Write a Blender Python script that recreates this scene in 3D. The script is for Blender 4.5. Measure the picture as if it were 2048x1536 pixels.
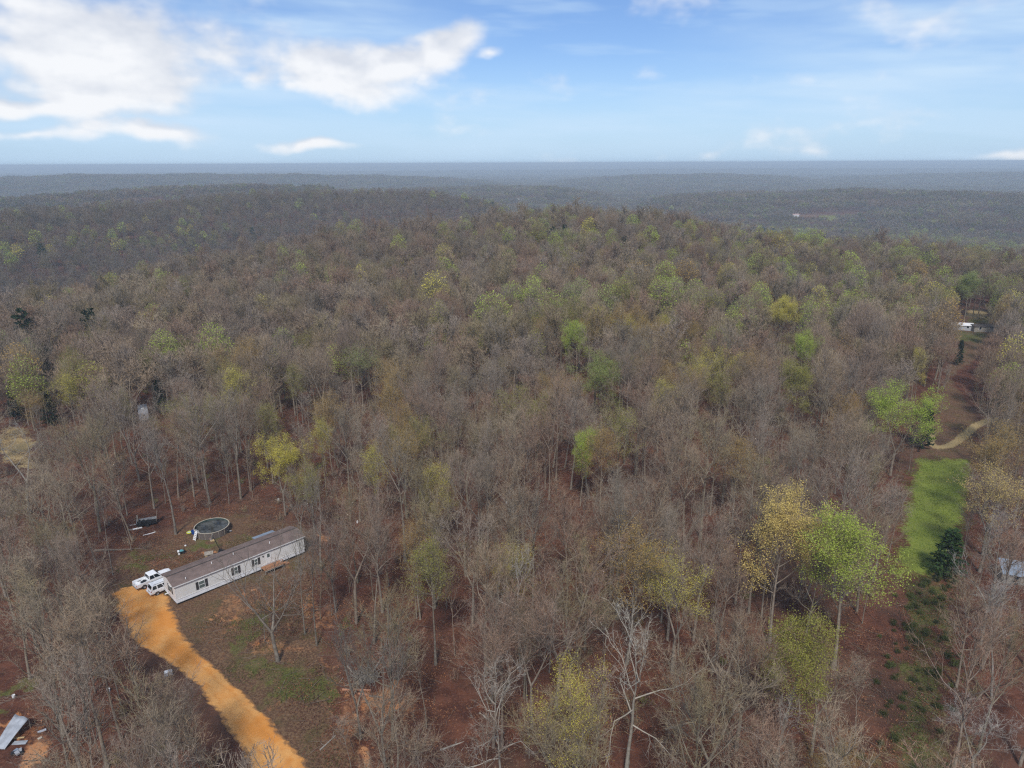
import bpy, math, random
import numpy as np
from mathutils import Matrix, Vector

# ------------------------------------------------------------------ clean
for o in list(bpy.data.objects): bpy.data.objects.remove(o, do_unlink=True)
S = bpy.context.scene
COL = S.collection
rnd = random.Random(7)
R = math.radians

# ------------------------------------------------------------------ camera
H = 66.0                       # drone height above the yard
F = 1420.0                     # focal length in pixels of the 2048 px photograph
PITCH = math.atan(442.0 / F)
ROLL = R(-0.25)
cam = bpy.data.cameras.new('camera')
cam.sensor_width = 36.0
cam.lens = F / 2048.0 * 36.0
cam.clip_start = 0.5
cam.clip_end = 80000.0
camo = bpy.data.objects.new('camera', cam)
camo.matrix_world = (Matrix.Translation((0, 0, H)) @ Matrix.Rotation(math.pi / 2 - PITCH, 4, 'X')
                     @ Matrix.Rotation(ROLL, 4, 'Z'))
COL.objects.link(camo)
S.camera = camo

# ------------------------------------------------------------------ light
SUN_EL, SUN_AZ = R(50), R(184)      # azimuth measured from +Y (view direction) to the right
sun = bpy.data.lights.new('sun', 'SUN')
sun.energy = 2.5
sun.angle = R(8)
sun.color = (1.0, 0.955, 0.89)
suno = bpy.data.objects.new('sun', sun)
sd = Vector((math.sin(SUN_AZ) * math.cos(SUN_EL), math.cos(SUN_AZ) * math.cos(SUN_EL), math.sin(SUN_EL)))
suno.rotation_euler = sd.to_track_quat('Z', 'Y').to_euler()
suno.location = sd * 100
COL.objects.link(suno)

S.view_settings.view_transform = 'Standard'
S.view_settings.look = 'None'
S.view_settings.exposure = 0.38
S.view_settings.gamma = 1.0
S.cycles.use_denoising = False
S.cycles.filter_width = 1.25
S.cycles.max_bounces = 5
S.cycles.diffuse_bounces = 3
S.cycles.glossy_bounces = 2
S.cycles.transmission_bounces = 3
S.cycles.volume_bounces = 0
S.cycles.transparent_max_bounces = 4
S.cycles.sample_clamp_indirect = 4.0
S.cycles.use_adaptive_sampling = False


# ---- node helpers
class NT:
    def __init__(s, tree): s.t = tree; s.n = tree.nodes; s.l = tree.links
    def new(s, kind, **kw):
        n = s.n.new(kind)
        for k, v in kw.items(): setattr(n, k, v)
        return n
    def put(s, sock, v):
        if hasattr(v, 'links') or hasattr(v, 'is_linked'): s.l.new(v, sock)
        elif isinstance(v, (tuple, list)) and sock.type == 'RGBA' and len(v) == 3: sock.default_value = (*v, 1)
        else: sock.default_value = v
    def math(s, op, a, b=None, c=None, clamp=False):
        n = s.new('ShaderNodeMath', operation=op, use_clamp=clamp)
        s.put(n.inputs[0], a)
        if b is not None: s.put(n.inputs[1], b)
        if c is not None: s.put(n.inputs[2], c)
        return n.outputs[0]
    def mix(s, f, a, b, blend='MIX'):
        n = s.new('ShaderNodeMix', data_type='RGBA', blend_type=blend)
        s.put(n.inputs['Factor'], f); s.put(n.inputs[6], a); s.put(n.inputs[7], b)
        return n.outputs[2]
    def noise(s, vec, scale, detail=4, rough=0.55, out='Fac', **kw):
        n = s.new('ShaderNodeTexNoise', **kw)
        if vec is not None: s.l.new(vec, n.inputs['Vector'])
        n.inputs['Scale'].default_value = scale; n.inputs['Detail'].default_value = detail
        n.inputs['Roughness'].default_value = rough
        return n.outputs[out]
    def ramp(s, v, lo, hi):
        n = s.new('ShaderNodeMapRange', interpolation_type='SMOOTHSTEP')
        s.put(n.inputs[0], v); s.put(n.inputs[1], lo); s.put(n.inputs[2], hi)
        return n.outputs[0]
    def attr(s, name, kind='GEOMETRY', out='Fac'):
        n = s.new('ShaderNodeAttribute', attribute_type=kind, attribute_name=name)
        return n.outputs[out]


# ---- pixel ray (used to find where a thing stands on the ground)
def ray(px, py):
    dx = (px - 1024) / F; dy = -(py - 768) / F
    c, s = math.cos(ROLL), math.sin(ROLL)
    r0, r1 = dx * c - dy * s, dx * s + dy * c
    cp, sp = math.cos(PITCH), math.sin(PITCH)
    return np.array([r0, cp + r1 * sp, -sp + r1 * cp])


def azel(px, py):
    d = ray(px, py); d = d / np.linalg.norm(d)
    return math.atan2(d[0], d[1]), math.asin(d[2])


# ------------------------------------------------------------------ sky
world = bpy.data.worlds.new('World')
S.world = world
world.use_nodes = True
nt = NT(world.node_tree); nt.n.clear()
out = nt.new('ShaderNodeOutputWorld'); bg = nt.new('ShaderNodeBackground')
nt.l.new(bg.outputs[0], out.inputs[0])
sky = nt.new('ShaderNodeTexSky', sky_type='NISHITA')
sky.sun_disc = False; sky.sun_elevation = SUN_EL; sky.sun_rotation = SUN_AZ
sky.altitude = 200; sky.air_density = 1.0; sky.dust_density = 0.6; sky.ozone_density = 2.0
SKY_STRENGTH = 0.10
bg.inputs[1].default_value = SKY_STRENGTH
SKY_TINT, SKY_LOW, SKY_VEIL, CLOUD_LO, CLOUD_HI = (.64, .76, .99), (3.9, 5.7, 7.9), (4.7, 6.1, 7.6), (5.5, 5.8, 6.4), (7.3, 7.4, 7.6)


# cloud cover worked out once on a latitude/longitude grid (all round the sky)
def cloud_grid(NW=4096, NH=2048):
    r0 = NH // 2 - 60
    u = (np.arange(NW) + .5) / NW; azv = (.25 - u) * 2 * np.pi          # bearing from +Y, to the right positive
    azv = -((-azv + np.pi) % (2 * np.pi) - np.pi)
    azv = (u - .25) * 2 * np.pi; azv = (azv + np.pi) % (2 * np.pi) - np.pi
    r1 = NH // 2 + 700
    elv = ((np.arange(r0, r1) + .5) / NH - .5) * np.pi
    AZ, EL = np.meshgrid(azv.astype(np.float32), elv.astype(np.float32))
    gr = np.random.default_rng(5)
    tab = gr.uniform(0, 6.2832, (512, 512)).astype(np.float32); tcx, tsx = np.cos(tab), np.sin(tab)
    def pn(x, y, per):
        xi = np.floor(x).astype(np.int32); yi = np.floor(y).astype(np.int32); xf = x - xi; yf = y - yi
        sx = xf * xf * xf * (xf * (xf * 6 - 15) + 10); sy = yf * yf * yf * (yf * (yf * 6 - 15) + 10)
        def dot(i, j, dx, dy):
            a = ((xi + i) % per & 511) * 512 + ((yi + j) & 511); return tcx.take(a) * dx + tsx.take(a) * dy
        return (dot(0, 0, xf, yf) * (1 - sx) + dot(1, 0, xf - 1, yf) * sx) * (1 - sy) + (dot(0, 1, xf, yf - 1) * (1 - sx) + dot(1, 1, xf - 1, yf - 1) * sx) * sy
    def fbm(cells, stretch, octv, off, rough=.52, shear=0.0):
        r = 0; a = 1.0
        for o in range(octv):
            c = cells * 2 ** o
            r = r + a * pn(((AZ + np.pi) / (2 * np.pi) + shear * EL) * c + off * 7.3, EL / (2 * np.pi) * c * stretch + off * 3.1 + o * 11.7, c); a *= rough
        return r * 1.25
    nb = fbm(36, 1.9, 6, 1); nc = fbm(90, 1.5, 4, 2)
    big = fbm(14, 2.2, 3, 3)
    B = np.full(AZ.shape, -9., np.float32)
    wx = AZ + .010 * nc + .02 * fbm(30, 1.5, 3, 6); wy = EL + .010 * fbm(60, 1.5, 4, 4)
    def blob(px, py, rx, ry, amp, slant=0.0):
        a0, e0 = azel(px, py)
        da = wx - a0; de = wy - e0 - da * slant
        return amp * (1 - np.sqrt((da * F / rx) ** 2 + (de * F / ry) ** 2))
    for b_ in [(190, 112, 400, 118, 1.0), (430, 105, 180, 75, .7), (670, 142, 150, 72, 1.1, -.08), (775, 138, 170, 44, 1.1, .28), (890, 92, 75, 52, .95, .5), (965, 100, 40, 18, .6), (530, 160, 60, 50, .8), (300, 262, 150, 26, .95), (595, 294, 105, 20, .95),
               (40, 214, 110, 26, .9), (60, 272, 160, 20, .75), (1575, 25, 60, 34, .05, .4), (1920, 0, 330, 58, .12), (1000, 182, 55, 20, .2, .3), (1085, 165, 50, 20, .15), (1425, 302, 40, 13, .12, .3), (1590, 305, 110, 10, .16), (2010, 303, 110, 14, .4),
               (1375, 238, 65, 15, .05, .2), (1310, 266, 90, 9, .08), (1590, 270, 60, 9, .02), (1960, 95, 150, 34, .1), (590, 175, 60, 26, .5)]: B = np.maximum(B, blob(*b_))
    view = sstep_(np.abs(AZ), .95, .72) * sstep_(EL, .42, .28)
    Bg = 2.3 * big - .12
    top = sstep_(EL, 1.05, .7)
    Bg = Bg * top + .12 * (1 - top)
    Bm = Bg * (1 - view) + B * view
    dn = Bm + (.54 * nb + .22 * nc) * top
    cov = sstep_(dn - .06 * view, -.04, .6)
    lit = np.clip(.42 + 1.5 * (np.roll(np.roll(dn, 7, 0), 5, 1) - dn) * -1.0 + .55 * nb, 0, 1)
    vb = np.full(AZ.shape, -9., np.float32)
    for b_ in [(1650, 195, 600, 60, 1., .12), (1300, 240, 520, 42, .8, .14), (620, 50, 280, 60, .7), (230, 190, 470, 120, .95), (2000, 60, 430, 90, .8)]: vb = np.maximum(vb, blob(*b_))
    st = fbm(20, 7.0, 5, 8, .55, .35)
    veil = np.clip(np.maximum(sstep_(vb, -.3, .8) * (.66 + .85 * st), .6 * sstep_(st, -.1, .6) * (1 - .3 * view)), 0, 1)
    img = np.zeros((NH, NW, 4), np.float32); img[..., 3] = 1
    img[r0:r1, :, 0] = cov; img[r0:r1, :, 1] = lit; img[r0:r1, :, 2] = veil
    img[r1:, :, :3] = np.array([cov[-1].mean(), lit[-1].mean(), veil[-1].mean()])
    im = bpy.data.images.new('cloud_cover', NW, NH, alpha=False, float_buffer=False)
    im.colorspace_settings.name = 'Non-Color'
    im.pixels.foreach_set(img.ravel()); im.update(); im.pack()
    return im


def sstep_(v, a, b):
    t = np.clip((v - a) / (b - a), 0, 1); return t * t * (3 - 2 * t)


tc = nt.new('ShaderNodeTexCoord')
env = nt.new('ShaderNodeTexEnvironment'); env.image = cloud_grid(); env.interpolation = 'Linear'
nt.l.new(tc.outputs['Generated'], env.inputs[0])
sc_ = nt.new('ShaderNodeSeparateColor'); nt.l.new(env.outputs[0], sc_.inputs[0])
sep = nt.new('ShaderNodeSeparateXYZ'); nt.l.new(tc.outputs['Generated'], sep.inputs[0])
low = nt.math('MULTIPLY', nt.ramp(sep.outputs[2], 0.15, -0.01), 0.65)
skyc = nt.mix(1.0, sky.outputs[0], SKY_TINT, 'MULTIPLY')
c1 = nt.mix(low, skyc, SKY_LOW)
c2 = nt.mix(nt.math('MULTIPLY', sc_.outputs[2], .85), c1, SKY_VEIL)
c3 = nt.mix(nt.math('MULTIPLY', sc_.outputs[0], 0.95), c2, nt.mix(sc_.outputs[1], CLOUD_LO, CLOUD_HI))
nt.l.new(c3, bg.inputs[0])

# ------------------------------------------------------------------ terrain
class Waves:
    """sum of sines with random directions: a smooth rolling height field"""
    def __init__(s, seed, base, octaves, n=5):
        g = np.random.default_rng(seed); s.w = []
        for o in range(octaves):
            for k in range(n):
                a = g.uniform(0, 6.283); k_ = 6.283 / base * 2 ** o * g.uniform(.75, 1.3)
                s.w.append((math.cos(a) * k_, math.sin(a) * k_, g.uniform(0, 6.283), 0.55 ** o / n ** .5))
    def __call__(s, x, y):
        r = 0
        for a, b, p, m in s.w: r = r + m * np.sin(a * x + b * y + p)
        return r


w_big, w_mid, w_small = Waves(1, 2600, 3), Waves(2, 420, 3), Waves(3, 26, 3)
w_mask, w_mask2 = Waves(4, 9, 4), Waves(5, 60, 3)
COSP = math.cos(PITCH)


def sstep(v, a, b):
    t = np.clip((v - a) / (b - a), 0, 1); return t * t * (3 - 2 * t)


def zc(y, d, tree=17.0): return H - tree - d * (y - 326.0) / F


# crest lines of the hills: (bearing as photo column, crest row, distance in m)
RIDGES = [
    ([(-600, 392, 760), (-200, 396, 790), (0, 400, 820), (250, 392, 880), (480, 379, 960), (700, 374, 1050), (860, 381, 1080), (990, 402, 1080), (1060, 430, 1080)], 190),
    ([(-600, 372, 1500), (0, 374, 1500), (300, 368, 1550), (520, 363, 1650), (700, 374, 1650)], 250),
    ([(420, 385, 2100), (560, 371, 2100), (800, 373, 2150), (1000, 370, 2200), (1110, 372, 2200), (1200, 386, 2200), (1260, 410, 2200)], 380),
    ([(1270, 412, 1800), (1350, 388, 1800), (1460, 380, 1850), (1700, 376, 1900), (2048, 378, 1900), (2600, 378, 1900)], 330),
    ([(1080, 366, 3900), (1180, 355, 4000), (1300, 349, 4100), (1450, 347, 4200), (1580, 353, 4200), (1680, 364, 4200)], 650),
    ([(1560, 362, 5000), (1680, 352, 5100), (1850, 346, 5200), (2048, 344, 5200), (2600, 344, 5200)], 700),
    ([(-600, 347, 3400), (0, 344, 3400), (300, 342, 3500), (600, 345, 3600), (850, 351, 3600), (1000, 362, 3600)], 600),
    ([(-600, 337, 7600), (200, 337, 7600), (700, 337, 7800), (1200, 336, 8000), (1700, 335, 8200), (2600, 335, 8200)], 1100),
]
# crest of the home hill: bearing, crest row, distance
EDGE = np.array([(-900, 540, 300), (-300, 545, 300), (0, 540, 320), (300, 490, 400), (600, 460, 440), (900, 434, 480), (1150, 412, 510), (1300, 418, 520), (1500, 446, 490), (1700, 462, 480), (2048, 472, 480), (3000, 472, 480)], float)


def terrain(x, y):
    x = np.asarray(x, float); y = np.asarray(y, float)
    d = np.hypot(x, y) + 1e-6
    yy = np.where(y > 0.12 * d, y, 0.12 * d)
    px = 1024 + F * (x / yy) / COSP
    px = np.clip(px, -900, 3000)
    edge = np.interp(px, EDGE[:, 0], EDGE[:, 2]); ecr = np.interp(px, EDGE[:, 0], EDGE[:, 1]); ez = zc(ecr, edge)
    floor = -38 - 20 * (1 - sstep(px, 500, 1000)) * (1 - sstep(d, 1000, 1500)) - 20 * sstep(d, 700, 1300) + 50 * sstep(d, 8500, 14000)
    # the home hill: level out to its edge, then falling away
    plateau = 0.35 * w_small(x, y) * 0.35 + 1.3 * w_mid(x, y) * sstep(d, 200, 420)
    plateau = plateau + ez * sstep(d, 150 + 0 * edge, edge * .93)
    fall = sstep(d, edge - 10, edge + 190)
    h = plateau * (1 - fall) + floor * fall
    for pts, sig in RIDGES:
        p = np.array(pts, float)
        dc = np.interp(px, p[:, 0], p[:, 2]); yc = np.interp(px, p[:, 0], p[:, 1])
        z = zc(yc, dc)
        wgt = sstep(px, p[0, 0] - 60, p[0, 0] + 60) * (1 - sstep(px, p[-1, 0] - 60, p[-1, 0] + 60))
        s_ = np.where(d < dc, sig, sig * 1.25)
        r = floor + (z - floor) * np.exp(-((d - dc) / s_) ** 2) * wgt
        m = np.maximum(h, r); k = 6.0
        h = np.where(r > floor + 0.5, m + k * np.log1p(np.exp(-np.abs(h - r) / k)) - k * math.log(2) * np.exp(-np.abs(h - r) / k), h)
    far = sstep(d, 500, 1400)
    h = h + far * (3.2 * w_mid(x, y) + 2.0 * w_big(x, y))
    h = h + sstep(d, 5500, 15000) * (18 + 9 * w_big(x * .5, y * .5))
    return np.minimum(h, 50 + 0 * h)


def tz(x, y): return float(terrain(np.array([x]), np.array([y]))[0])


def at(px, py, z=None):
    """ground point under a pixel of the photograph (or the point at height z)"""
    d = ray(px, py)
    if z is not None:
        t = (H - z) / -d[2]; return np.array([d[0] * t, d[1] * t, z])
    ts = 55.0 * 1.002 ** np.arange(3200)
    gap = H + d[2] * ts - terrain(d[0] * ts, d[1] * ts)
    i = int(np.argmax(gap < 0)); f_ = gap[i - 1] / (gap[i - 1] - gap[i]); hi = ts[i - 1] + (ts[i] - ts[i - 1]) * f_
    p = d * hi
    return np.array([p[0], p[1], tz(p[0], p[1])])


def project(P):
    """world points (n,3) -> photo pixels"""
    P = np.asarray(P, float).reshape(-1, 3)
    cp, sp = math.cos(PITCH), math.sin(PITCH)
    x = P[:, 0]; y = P[:, 1]; z = P[:, 2] - H
    f_ = y * cp - z * sp; u_ = y * sp + z * cp
    c, s = math.cos(ROLL), math.sin(ROLL)
    a = (x * c + u_ * s) / f_; b = (-x * s + u_ * c) / f_
    return np.stack([1024 + F * a, 768 - F * b], 1)


def flatpoly(pts):
    r = []
    for px, py in pts:
        d = ray(px, py); t = H / -d[2]; r.append((d[0] * t, d[1] * t))
    return np.array(r)


def sdpoly(poly, x, y):
    """signed distance to a polygon, negative inside"""
    d2 = np.full(x.shape, 1e18); ins = np.zeros(x.shape, bool)
    n = len(poly)
    for i in range(n):
        a, b = poly[i], poly[(i + 1) % n]
        e = b - a; wx, wy = x - a[0], y - a[1]
        t = np.clip((wx * e[0] + wy * e[1]) / (e @ e), 0, 1)
        d2 = np.minimum(d2, (wx - e[0] * t) ** 2 + (wy - e[1] * t) ** 2)
        c = ((a[1] <= y) & (b[1] > y)) | ((b[1] <= y) & (a[1] > y))
        with np.errstate(divide='ignore', invalid='ignore'):
            xi = a[0] + (y - a[1]) / (b[1] - a[1] + 1e-12) * e[0]
        ins ^= c & (x < xi)
    d = np.sqrt(d2)
    return np.where(ins, -d, d)


def inpix(poly, q):
    return sdpoly(np.array(poly, float), q[:, 0], q[:, 1])


# the yard: home axes
HA = flatpoly([(354.5, 1211.3)])[0]
HTH = R(44.35)
HU = np.array([math.cos(HTH), math.sin(HTH)]); HV = np.array([-HU[1], HU[0]])


def yard(u, v, z=None):
    p = HA + HU * u + HV * v
    return (p[0], p[1], tz(p[0], p[1]) if z is None else z)


DRIVE = [(232, 1190), (262, 1172), (300, 1168), (325, 1182), (334, 1200), (345, 1240), (382, 1296), (430, 1340), (480, 1385), (530, 1440), (580, 1495), (618, 1540), (700, 1640),
         (560, 1640), (500, 1540), (466, 1480), (420, 1415), (385, 1370), (335, 1322), (285, 1298), (262, 1275), (246, 1240)]
DRIVE_W = flatpoly(DRIVE)
PH = dict(  # ground patches drawn in photo pixels on the level yard
    clay=[(430, 1236, 18, 5), (475, 1243, 22, 7), (700, 1415, 24, 44), (720, 1490, 18, 14), (735, 1528, 28, 18), (775, 1398, 40, 26),
          (627, 1215, 7, 55), (645, 1258, 20, 14), (500, 1188, 44, 5), (640, 1080, 14, 12), (10, 1470, 14, 50), (40, 1520, 44, 26), (30, 1435, 30, 9), (400, 1111, 36, 4), (535, 1280, 18, 6), (690, 1372, 12, 6)],
    clay2=[(480, 1215, 110, 22), (640, 1225, 30, 60), (560, 1290, 70, 24), (700, 1440, 60, 80), (800, 1400, 60, 36), (430, 1115, 70, 12), (320, 1130, 40, 10), (60, 1480, 70, 50), (650, 1320, 40, 20)],
    grass=[(585, 1365, 75, 36), (545, 1215, 34, 14), (500, 1255, 30, 14), (470, 1290, 26, 20), (520, 1340, 40, 26), (640, 1390, 46, 18), (262, 1135, 26, 12), (300, 1112, 40, 9), (340, 1190, 26, 16), (420, 1085, 40, 8), (500, 1075, 26, 10), (1855, 1230, 50, 80), (1850, 1380, 48, 90), (1830, 1500, 70, 60), (1960, 640, 30, 8), (1940, 675, 40, 14), (1900, 705, 40, 8), (700, 1250, 30, 10), (20, 1400, 40, 16)],
    tan=[(30, 895, 46, 34), (60, 930, 24, 12), (1950, 628, 30, 8)])
MEADOW = flatpoly([(1838, 920), (1938, 920), (1930, 1000), (1915, 1080), (1900, 1150), (1796, 1150), (1806, 1060), (1822, 980)])
TRACK = flatpoly([(1862, 862), (1858, 885), (1872, 896), (1896, 893), (1918, 880), (1950, 852), (1985, 838)])
YARD = flatpoly([(225, 1200), (245, 1120), (330, 1085), (385, 1040), (480, 1030), (610, 1050), (635, 1120), (625, 1240), (665, 1330), (705, 1536), (640, 1600), (380, 1330)])
LANE = flatpoly([(1805, 1150), (1895, 1150), (1890, 1300), (1890, 1560), (1760, 1560), (1795, 1300)])
LANE_FAR = flatpoly([(1895, 760), (1975, 700), (1985, 640), (1945, 640), (1925, 690), (1890, 760), (1860, 860), (1850, 912), (1935, 912), (1960, 850)])


def ell(lst, x, y, soft=1.0):
    """union of image ellipses laid on the ground: 1 at the centre, 0 at the rim and outside"""
    r = np.zeros(x.shape)
    x, y = x + .9 * w_mask(x * .8, y * .8) + .5 * w_mask(x * 3, y * 3 + 9), y + 1.3 * w_mask(y * .7, x * .7) + .6 * w_mask(x * 3 + 40, y * 3)
    for cx, cy, rx, ry in lst:
        c = flatpoly([(cx, cy)])[0]; ax = flatpoly([(cx + rx, cy)])[0] - c; ay = flatpoly([(cx, cy - ry)])[0] - c
        M = np.linalg.inv(np.array([ax, ay]).T)
        u = M[0, 0] * (x - c[0]) + M[0, 1] * (y - c[1]); v = M[1, 0] * (x - c[0]) + M[1, 1] * (y - c[1])
        r = np.maximum(r, 1.35 - np.hypot(u, v))
    return np.clip(r, 0, 1.35)


# far clearings: (column, row, radius m, kind)
FIELDS = [(1640, 437, 55, 0), (1700, 433, 40, 0), (1870, 442, 35, 0), (520, 373, 55, 1), (790, 384, 40, 0), (690, 383, 30, 1), (1035, 402, 28, 0), (1752, 404, 32, 1), (1480, 400, 45, 1), (1600, 432, 26, 1),
          (1250, 388, 40, 0), (1700, 352, 90, 1), (440, 372, 35, 1), (1990, 442, 40, 0)]
FIELD_W = [(at(a, b), r, k) for a, b, r, k in FIELDS]


def fieldmask(x, y):
    r = np.zeros(np.shape(x)); k_ = np.zeros(np.shape(x))
    for p, rad, k in FIELD_W:
        e = np.hypot((x - p[0]) * (1.0 if k else .8), (y - p[1])) / rad + 0.22 * w_mask2(x * .5, y * .5)
        m = 1 - sstep(e, .8, 1.05)
        r = np.maximum(r, m); k_ = np.where(m > .3, k, k_)
    return r, k_


# ------------------------------------------------------------------ mesh helpers
def mesh_arrays(name, V, Fc, mats=(), mi=None, smooth=False, tone=None):
    me = bpy.data.meshes.new(name)
    V = np.asarray(V, np.float32); Fc = np.asarray(Fc, np.int32)
    k = Fc.shape[1]
    me.vertices.add(len(V)); me.vertices.foreach_set('co', V.ravel())
    me.loops.add(Fc.size); me.loops.foreach_set('vertex_index', Fc.ravel())
    me.polygons.add(len(Fc)); me.polygons.foreach_set('loop_start', np.arange(0, Fc.size, k, dtype=np.int32))
    me.polygons.foreach_set('loop_total', np.full(len(Fc), k, np.int32))
    for m in mats: me.materials.append(m)
    if mi is not None: me.polygons.foreach_set('material_index', np.asarray(mi, np.int32))
    if smooth: me.polygons.foreach_set('use_smooth', np.ones(len(Fc), bool))
    if tone is not None:
        a = me.attributes.new('tone', 'FLOAT_VECTOR', 'POINT'); a.data.foreach_set('vector', np.asarray(tone, np.float32).ravel())
    me.update(calc_edges=True); me.validate()
    return me


def link(name, me, parent=None, loc=(0, 0, 0), rz=0.0, **props):
    o = bpy.data.objects.new(name, me); COL.objects.link(o)
    if parent is not None: o.parent = parent
    o.location = loc; o.rotation_euler = (0, 0, rz)
    for k, v in props.items(): o[k] = v
    return o


def thing(name, label, cat, loc, rz=0.0, group=None):
    o = link(name, None, None, loc, rz, label=label, category=cat)
    o.empty_display_size = 0.3
    if group: o['group'] = group
    return o


class MB:
    """collects simple solids; build() makes ONE mesh object of them"""
    def __init__(s): s.v = []; s.f = []
    def add(s, vs, fs):
        b = len(s.v); s.v += [tuple(p) for p in vs]; s.f += [tuple(b + i for i in f) for f in fs]; return s
    def box(s, x0, x1, y0, y1, z0, z1):
        return s.add([(x0, y0, z0), (x1, y0, z0), (x1, y1, z0), (x0, y1, z0), (x0, y0, z1), (x1, y0, z1), (x1, y1, z1), (x0, y1, z1)],
                     [(3, 2, 1, 0), (4, 5, 6, 7), (0, 1, 5, 4), (1, 2, 6, 5), (2, 3, 7, 6), (3, 0, 4, 7)])
    def tube(s, pts, rs, n=8, cap=True):
        pts = [Vector(p) for p in pts]
        if not hasattr(rs, '__len__'): rs = [rs] * len(pts)
        rings = []
        for i, p in enumerate(pts):
            t = (pts[min(i + 1, len(pts) - 1)] - pts[max(i - 1, 0)]).normalized()
            a = t.orthogonal().normalized() if abs(t.z) < .99 else Vector((1, 0, 0)); b = t.cross(a)
            a = b.cross(t)
            rings.append([p + (a * math.cos(6.2832 * k / n) + b * math.sin(6.2832 * k / n)) * rs[i] for k in range(n)])
        vs = [q for r in rings for q in r]; fs = []
        for i in range(len(pts) - 1):
            for k in range(n): fs.append((i * n + k, i * n + (k + 1) % n, (i + 1) * n + (k + 1) % n, (i + 1) * n + k))
        if cap: fs.append(tuple(range(n - 1, -1, -1))); fs.append(tuple((len(pts) - 1) * n + k for k in range(n)))
        return s.add(vs, fs)
    def loft(s, rings, cap=True):
        n = len(rings[0]); vs = [q for r in rings for q in r]; fs = []
        for i in range(len(rings) - 1):
            for k in range(n): fs.append((i * n + k, i * n + (k + 1) % n, (i + 1) * n + (k + 1) % n, (i + 1) * n + k))
        if cap: fs.append(tuple(range(n - 1, -1, -1))); fs.append(tuple((len(rings) - 1) * n + k for k in range(n)))
        return s.add(vs, fs)
    def quad(s, a, b, c, d, t=0.0):
        """a thin slab on the quad a b c d, thickness t outwards"""
        a, b, c, d = map(Vector, (a, b, c, d)); n = (b - a).cross(d - a).normalized() * t
        lo = [a, b, c, d]; hi = [p + n for p in lo]
        return s.add(lo + hi, [(3, 2, 1, 0), (4, 5, 6, 7), (0, 1, 5, 4), (1, 2, 6, 5), (2, 3, 7, 6), (3, 0, 4, 7)])
    def lathe(s, prof, n=32, axis='Z', c=(0, 0, 0)):
        vs = []; m = len(prof)
        for k in range(n):
            a = 6.283185 * k / n
            for r, h in prof:
                p = (r * math.cos(a), r * math.sin(a), h)
                if axis == 'Y': p = (r * math.cos(a), h, r * math.sin(a))
                vs.append((p[0] + c[0], p[1] + c[1], p[2] + c[2]))
        fs = []
        for k in range(n):
            for i in range(m - 1): fs.append((k * m + i, ((k + 1) % n) * m + i, ((k + 1) % n) * m + i + 1, k * m + i + 1))
        return s.add(vs, fs)
    def build(s, name, mat, parent=None, bevel=0.0, smooth=False, **kw):
        me = bpy.data.meshes.new(name); me.from_pydata(s.v, [], s.f)
        if bevel:
            import bmesh
            bm = bmesh.new(); bm.from_mesh(me)
            bmesh.ops.bevel(bm, geom=list(bm.edges), offset=bevel, segments=2, affect='EDGES', profile=.6, clamp_overlap=True)
            bm.to_mesh(me); bm.free()
        if smooth:
            for p in me.polygons: p.use_smooth = True
        me.materials.append(mat); me.update()
        return link(name, me, parent, **kw)


# ------------------------------------------------------------------ materials
def material(name, color, rough=0.8, metallic=0.0, vary=0.0, vscale=3.0, bump=0.0, bscale=20.0, spec=0.3, transm=0.0, object_space=True):
    m = bpy.data.materials.new(name); m.use_nodes = True
    t = NT(m.node_tree); p = t.n['Principled BSDF']
    p.inputs['Roughness'].default_value = rough; p.inputs['Metallic'].default_value = metallic
    p.inputs['Specular IOR Level'].default_value = spec
    tc = t.new('ShaderNodeTexCoord').outputs['Object']
    if vary:
        n = t.noise(tc, vscale, 5, .6)
        f = t.math('ADD', 1 - vary, t.math('MULTIPLY', t.ramp(n, .3, .7), 2 * vary))
        t.l.new(t.mix(1.0, (*color, 1), f, 'MULTIPLY'), p.inputs['Base Color'])
    else: p.inputs['Base Color'].default_value = (*color, 1)
    if bump:
        b = t.new('ShaderNodeBump'); b.inputs['Strength'].default_value = bump; b.inputs['Distance'].default_value = .05
        t.l.new(t.noise(tc, bscale, 4), b.inputs['Height']); t.l.new(b.outputs[0], p.inputs['Normal'])
    return m


def striped(name, color, axis, pitch, rough=.6, depth=.4, vary=.06, dirt=0.0):
    """lap siding, skirting ribs, shingle courses: fine relief along one axis"""
    m = material(name, color, rough, vary=vary, vscale=.8)
    t = NT(m.node_tree); p = t.n['Principled BSDF']
    tc = t.new('ShaderNodeTexCoord').outputs['Object']
    sp = t.new('ShaderNodeSeparateXYZ'); t.l.new(tc, sp.inputs[0])
    saw = t.math('FRACT', t.math('DIVIDE', sp.outputs[axis], pitch))
    b = t.new('ShaderNodeBump'); b.inputs['Strength'].default_value = depth; b.inputs['Distance'].default_value = .02
    t.l.new(saw, b.inputs['Height']); t.l.new(b.outputs[0], p.inputs['Normal'])
    if dirt:
        src = p.inputs['Base Color'].links[0].from_socket
        dn = t.noise(tc, 1.3, 6, .7)
        t.l.new(t.mix(t.math('MULTIPLY', t.ramp(dn, .45, .75), dirt), src, (.32, .24, .16, 1)), p.inputs['Base Color'])
    return m


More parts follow.
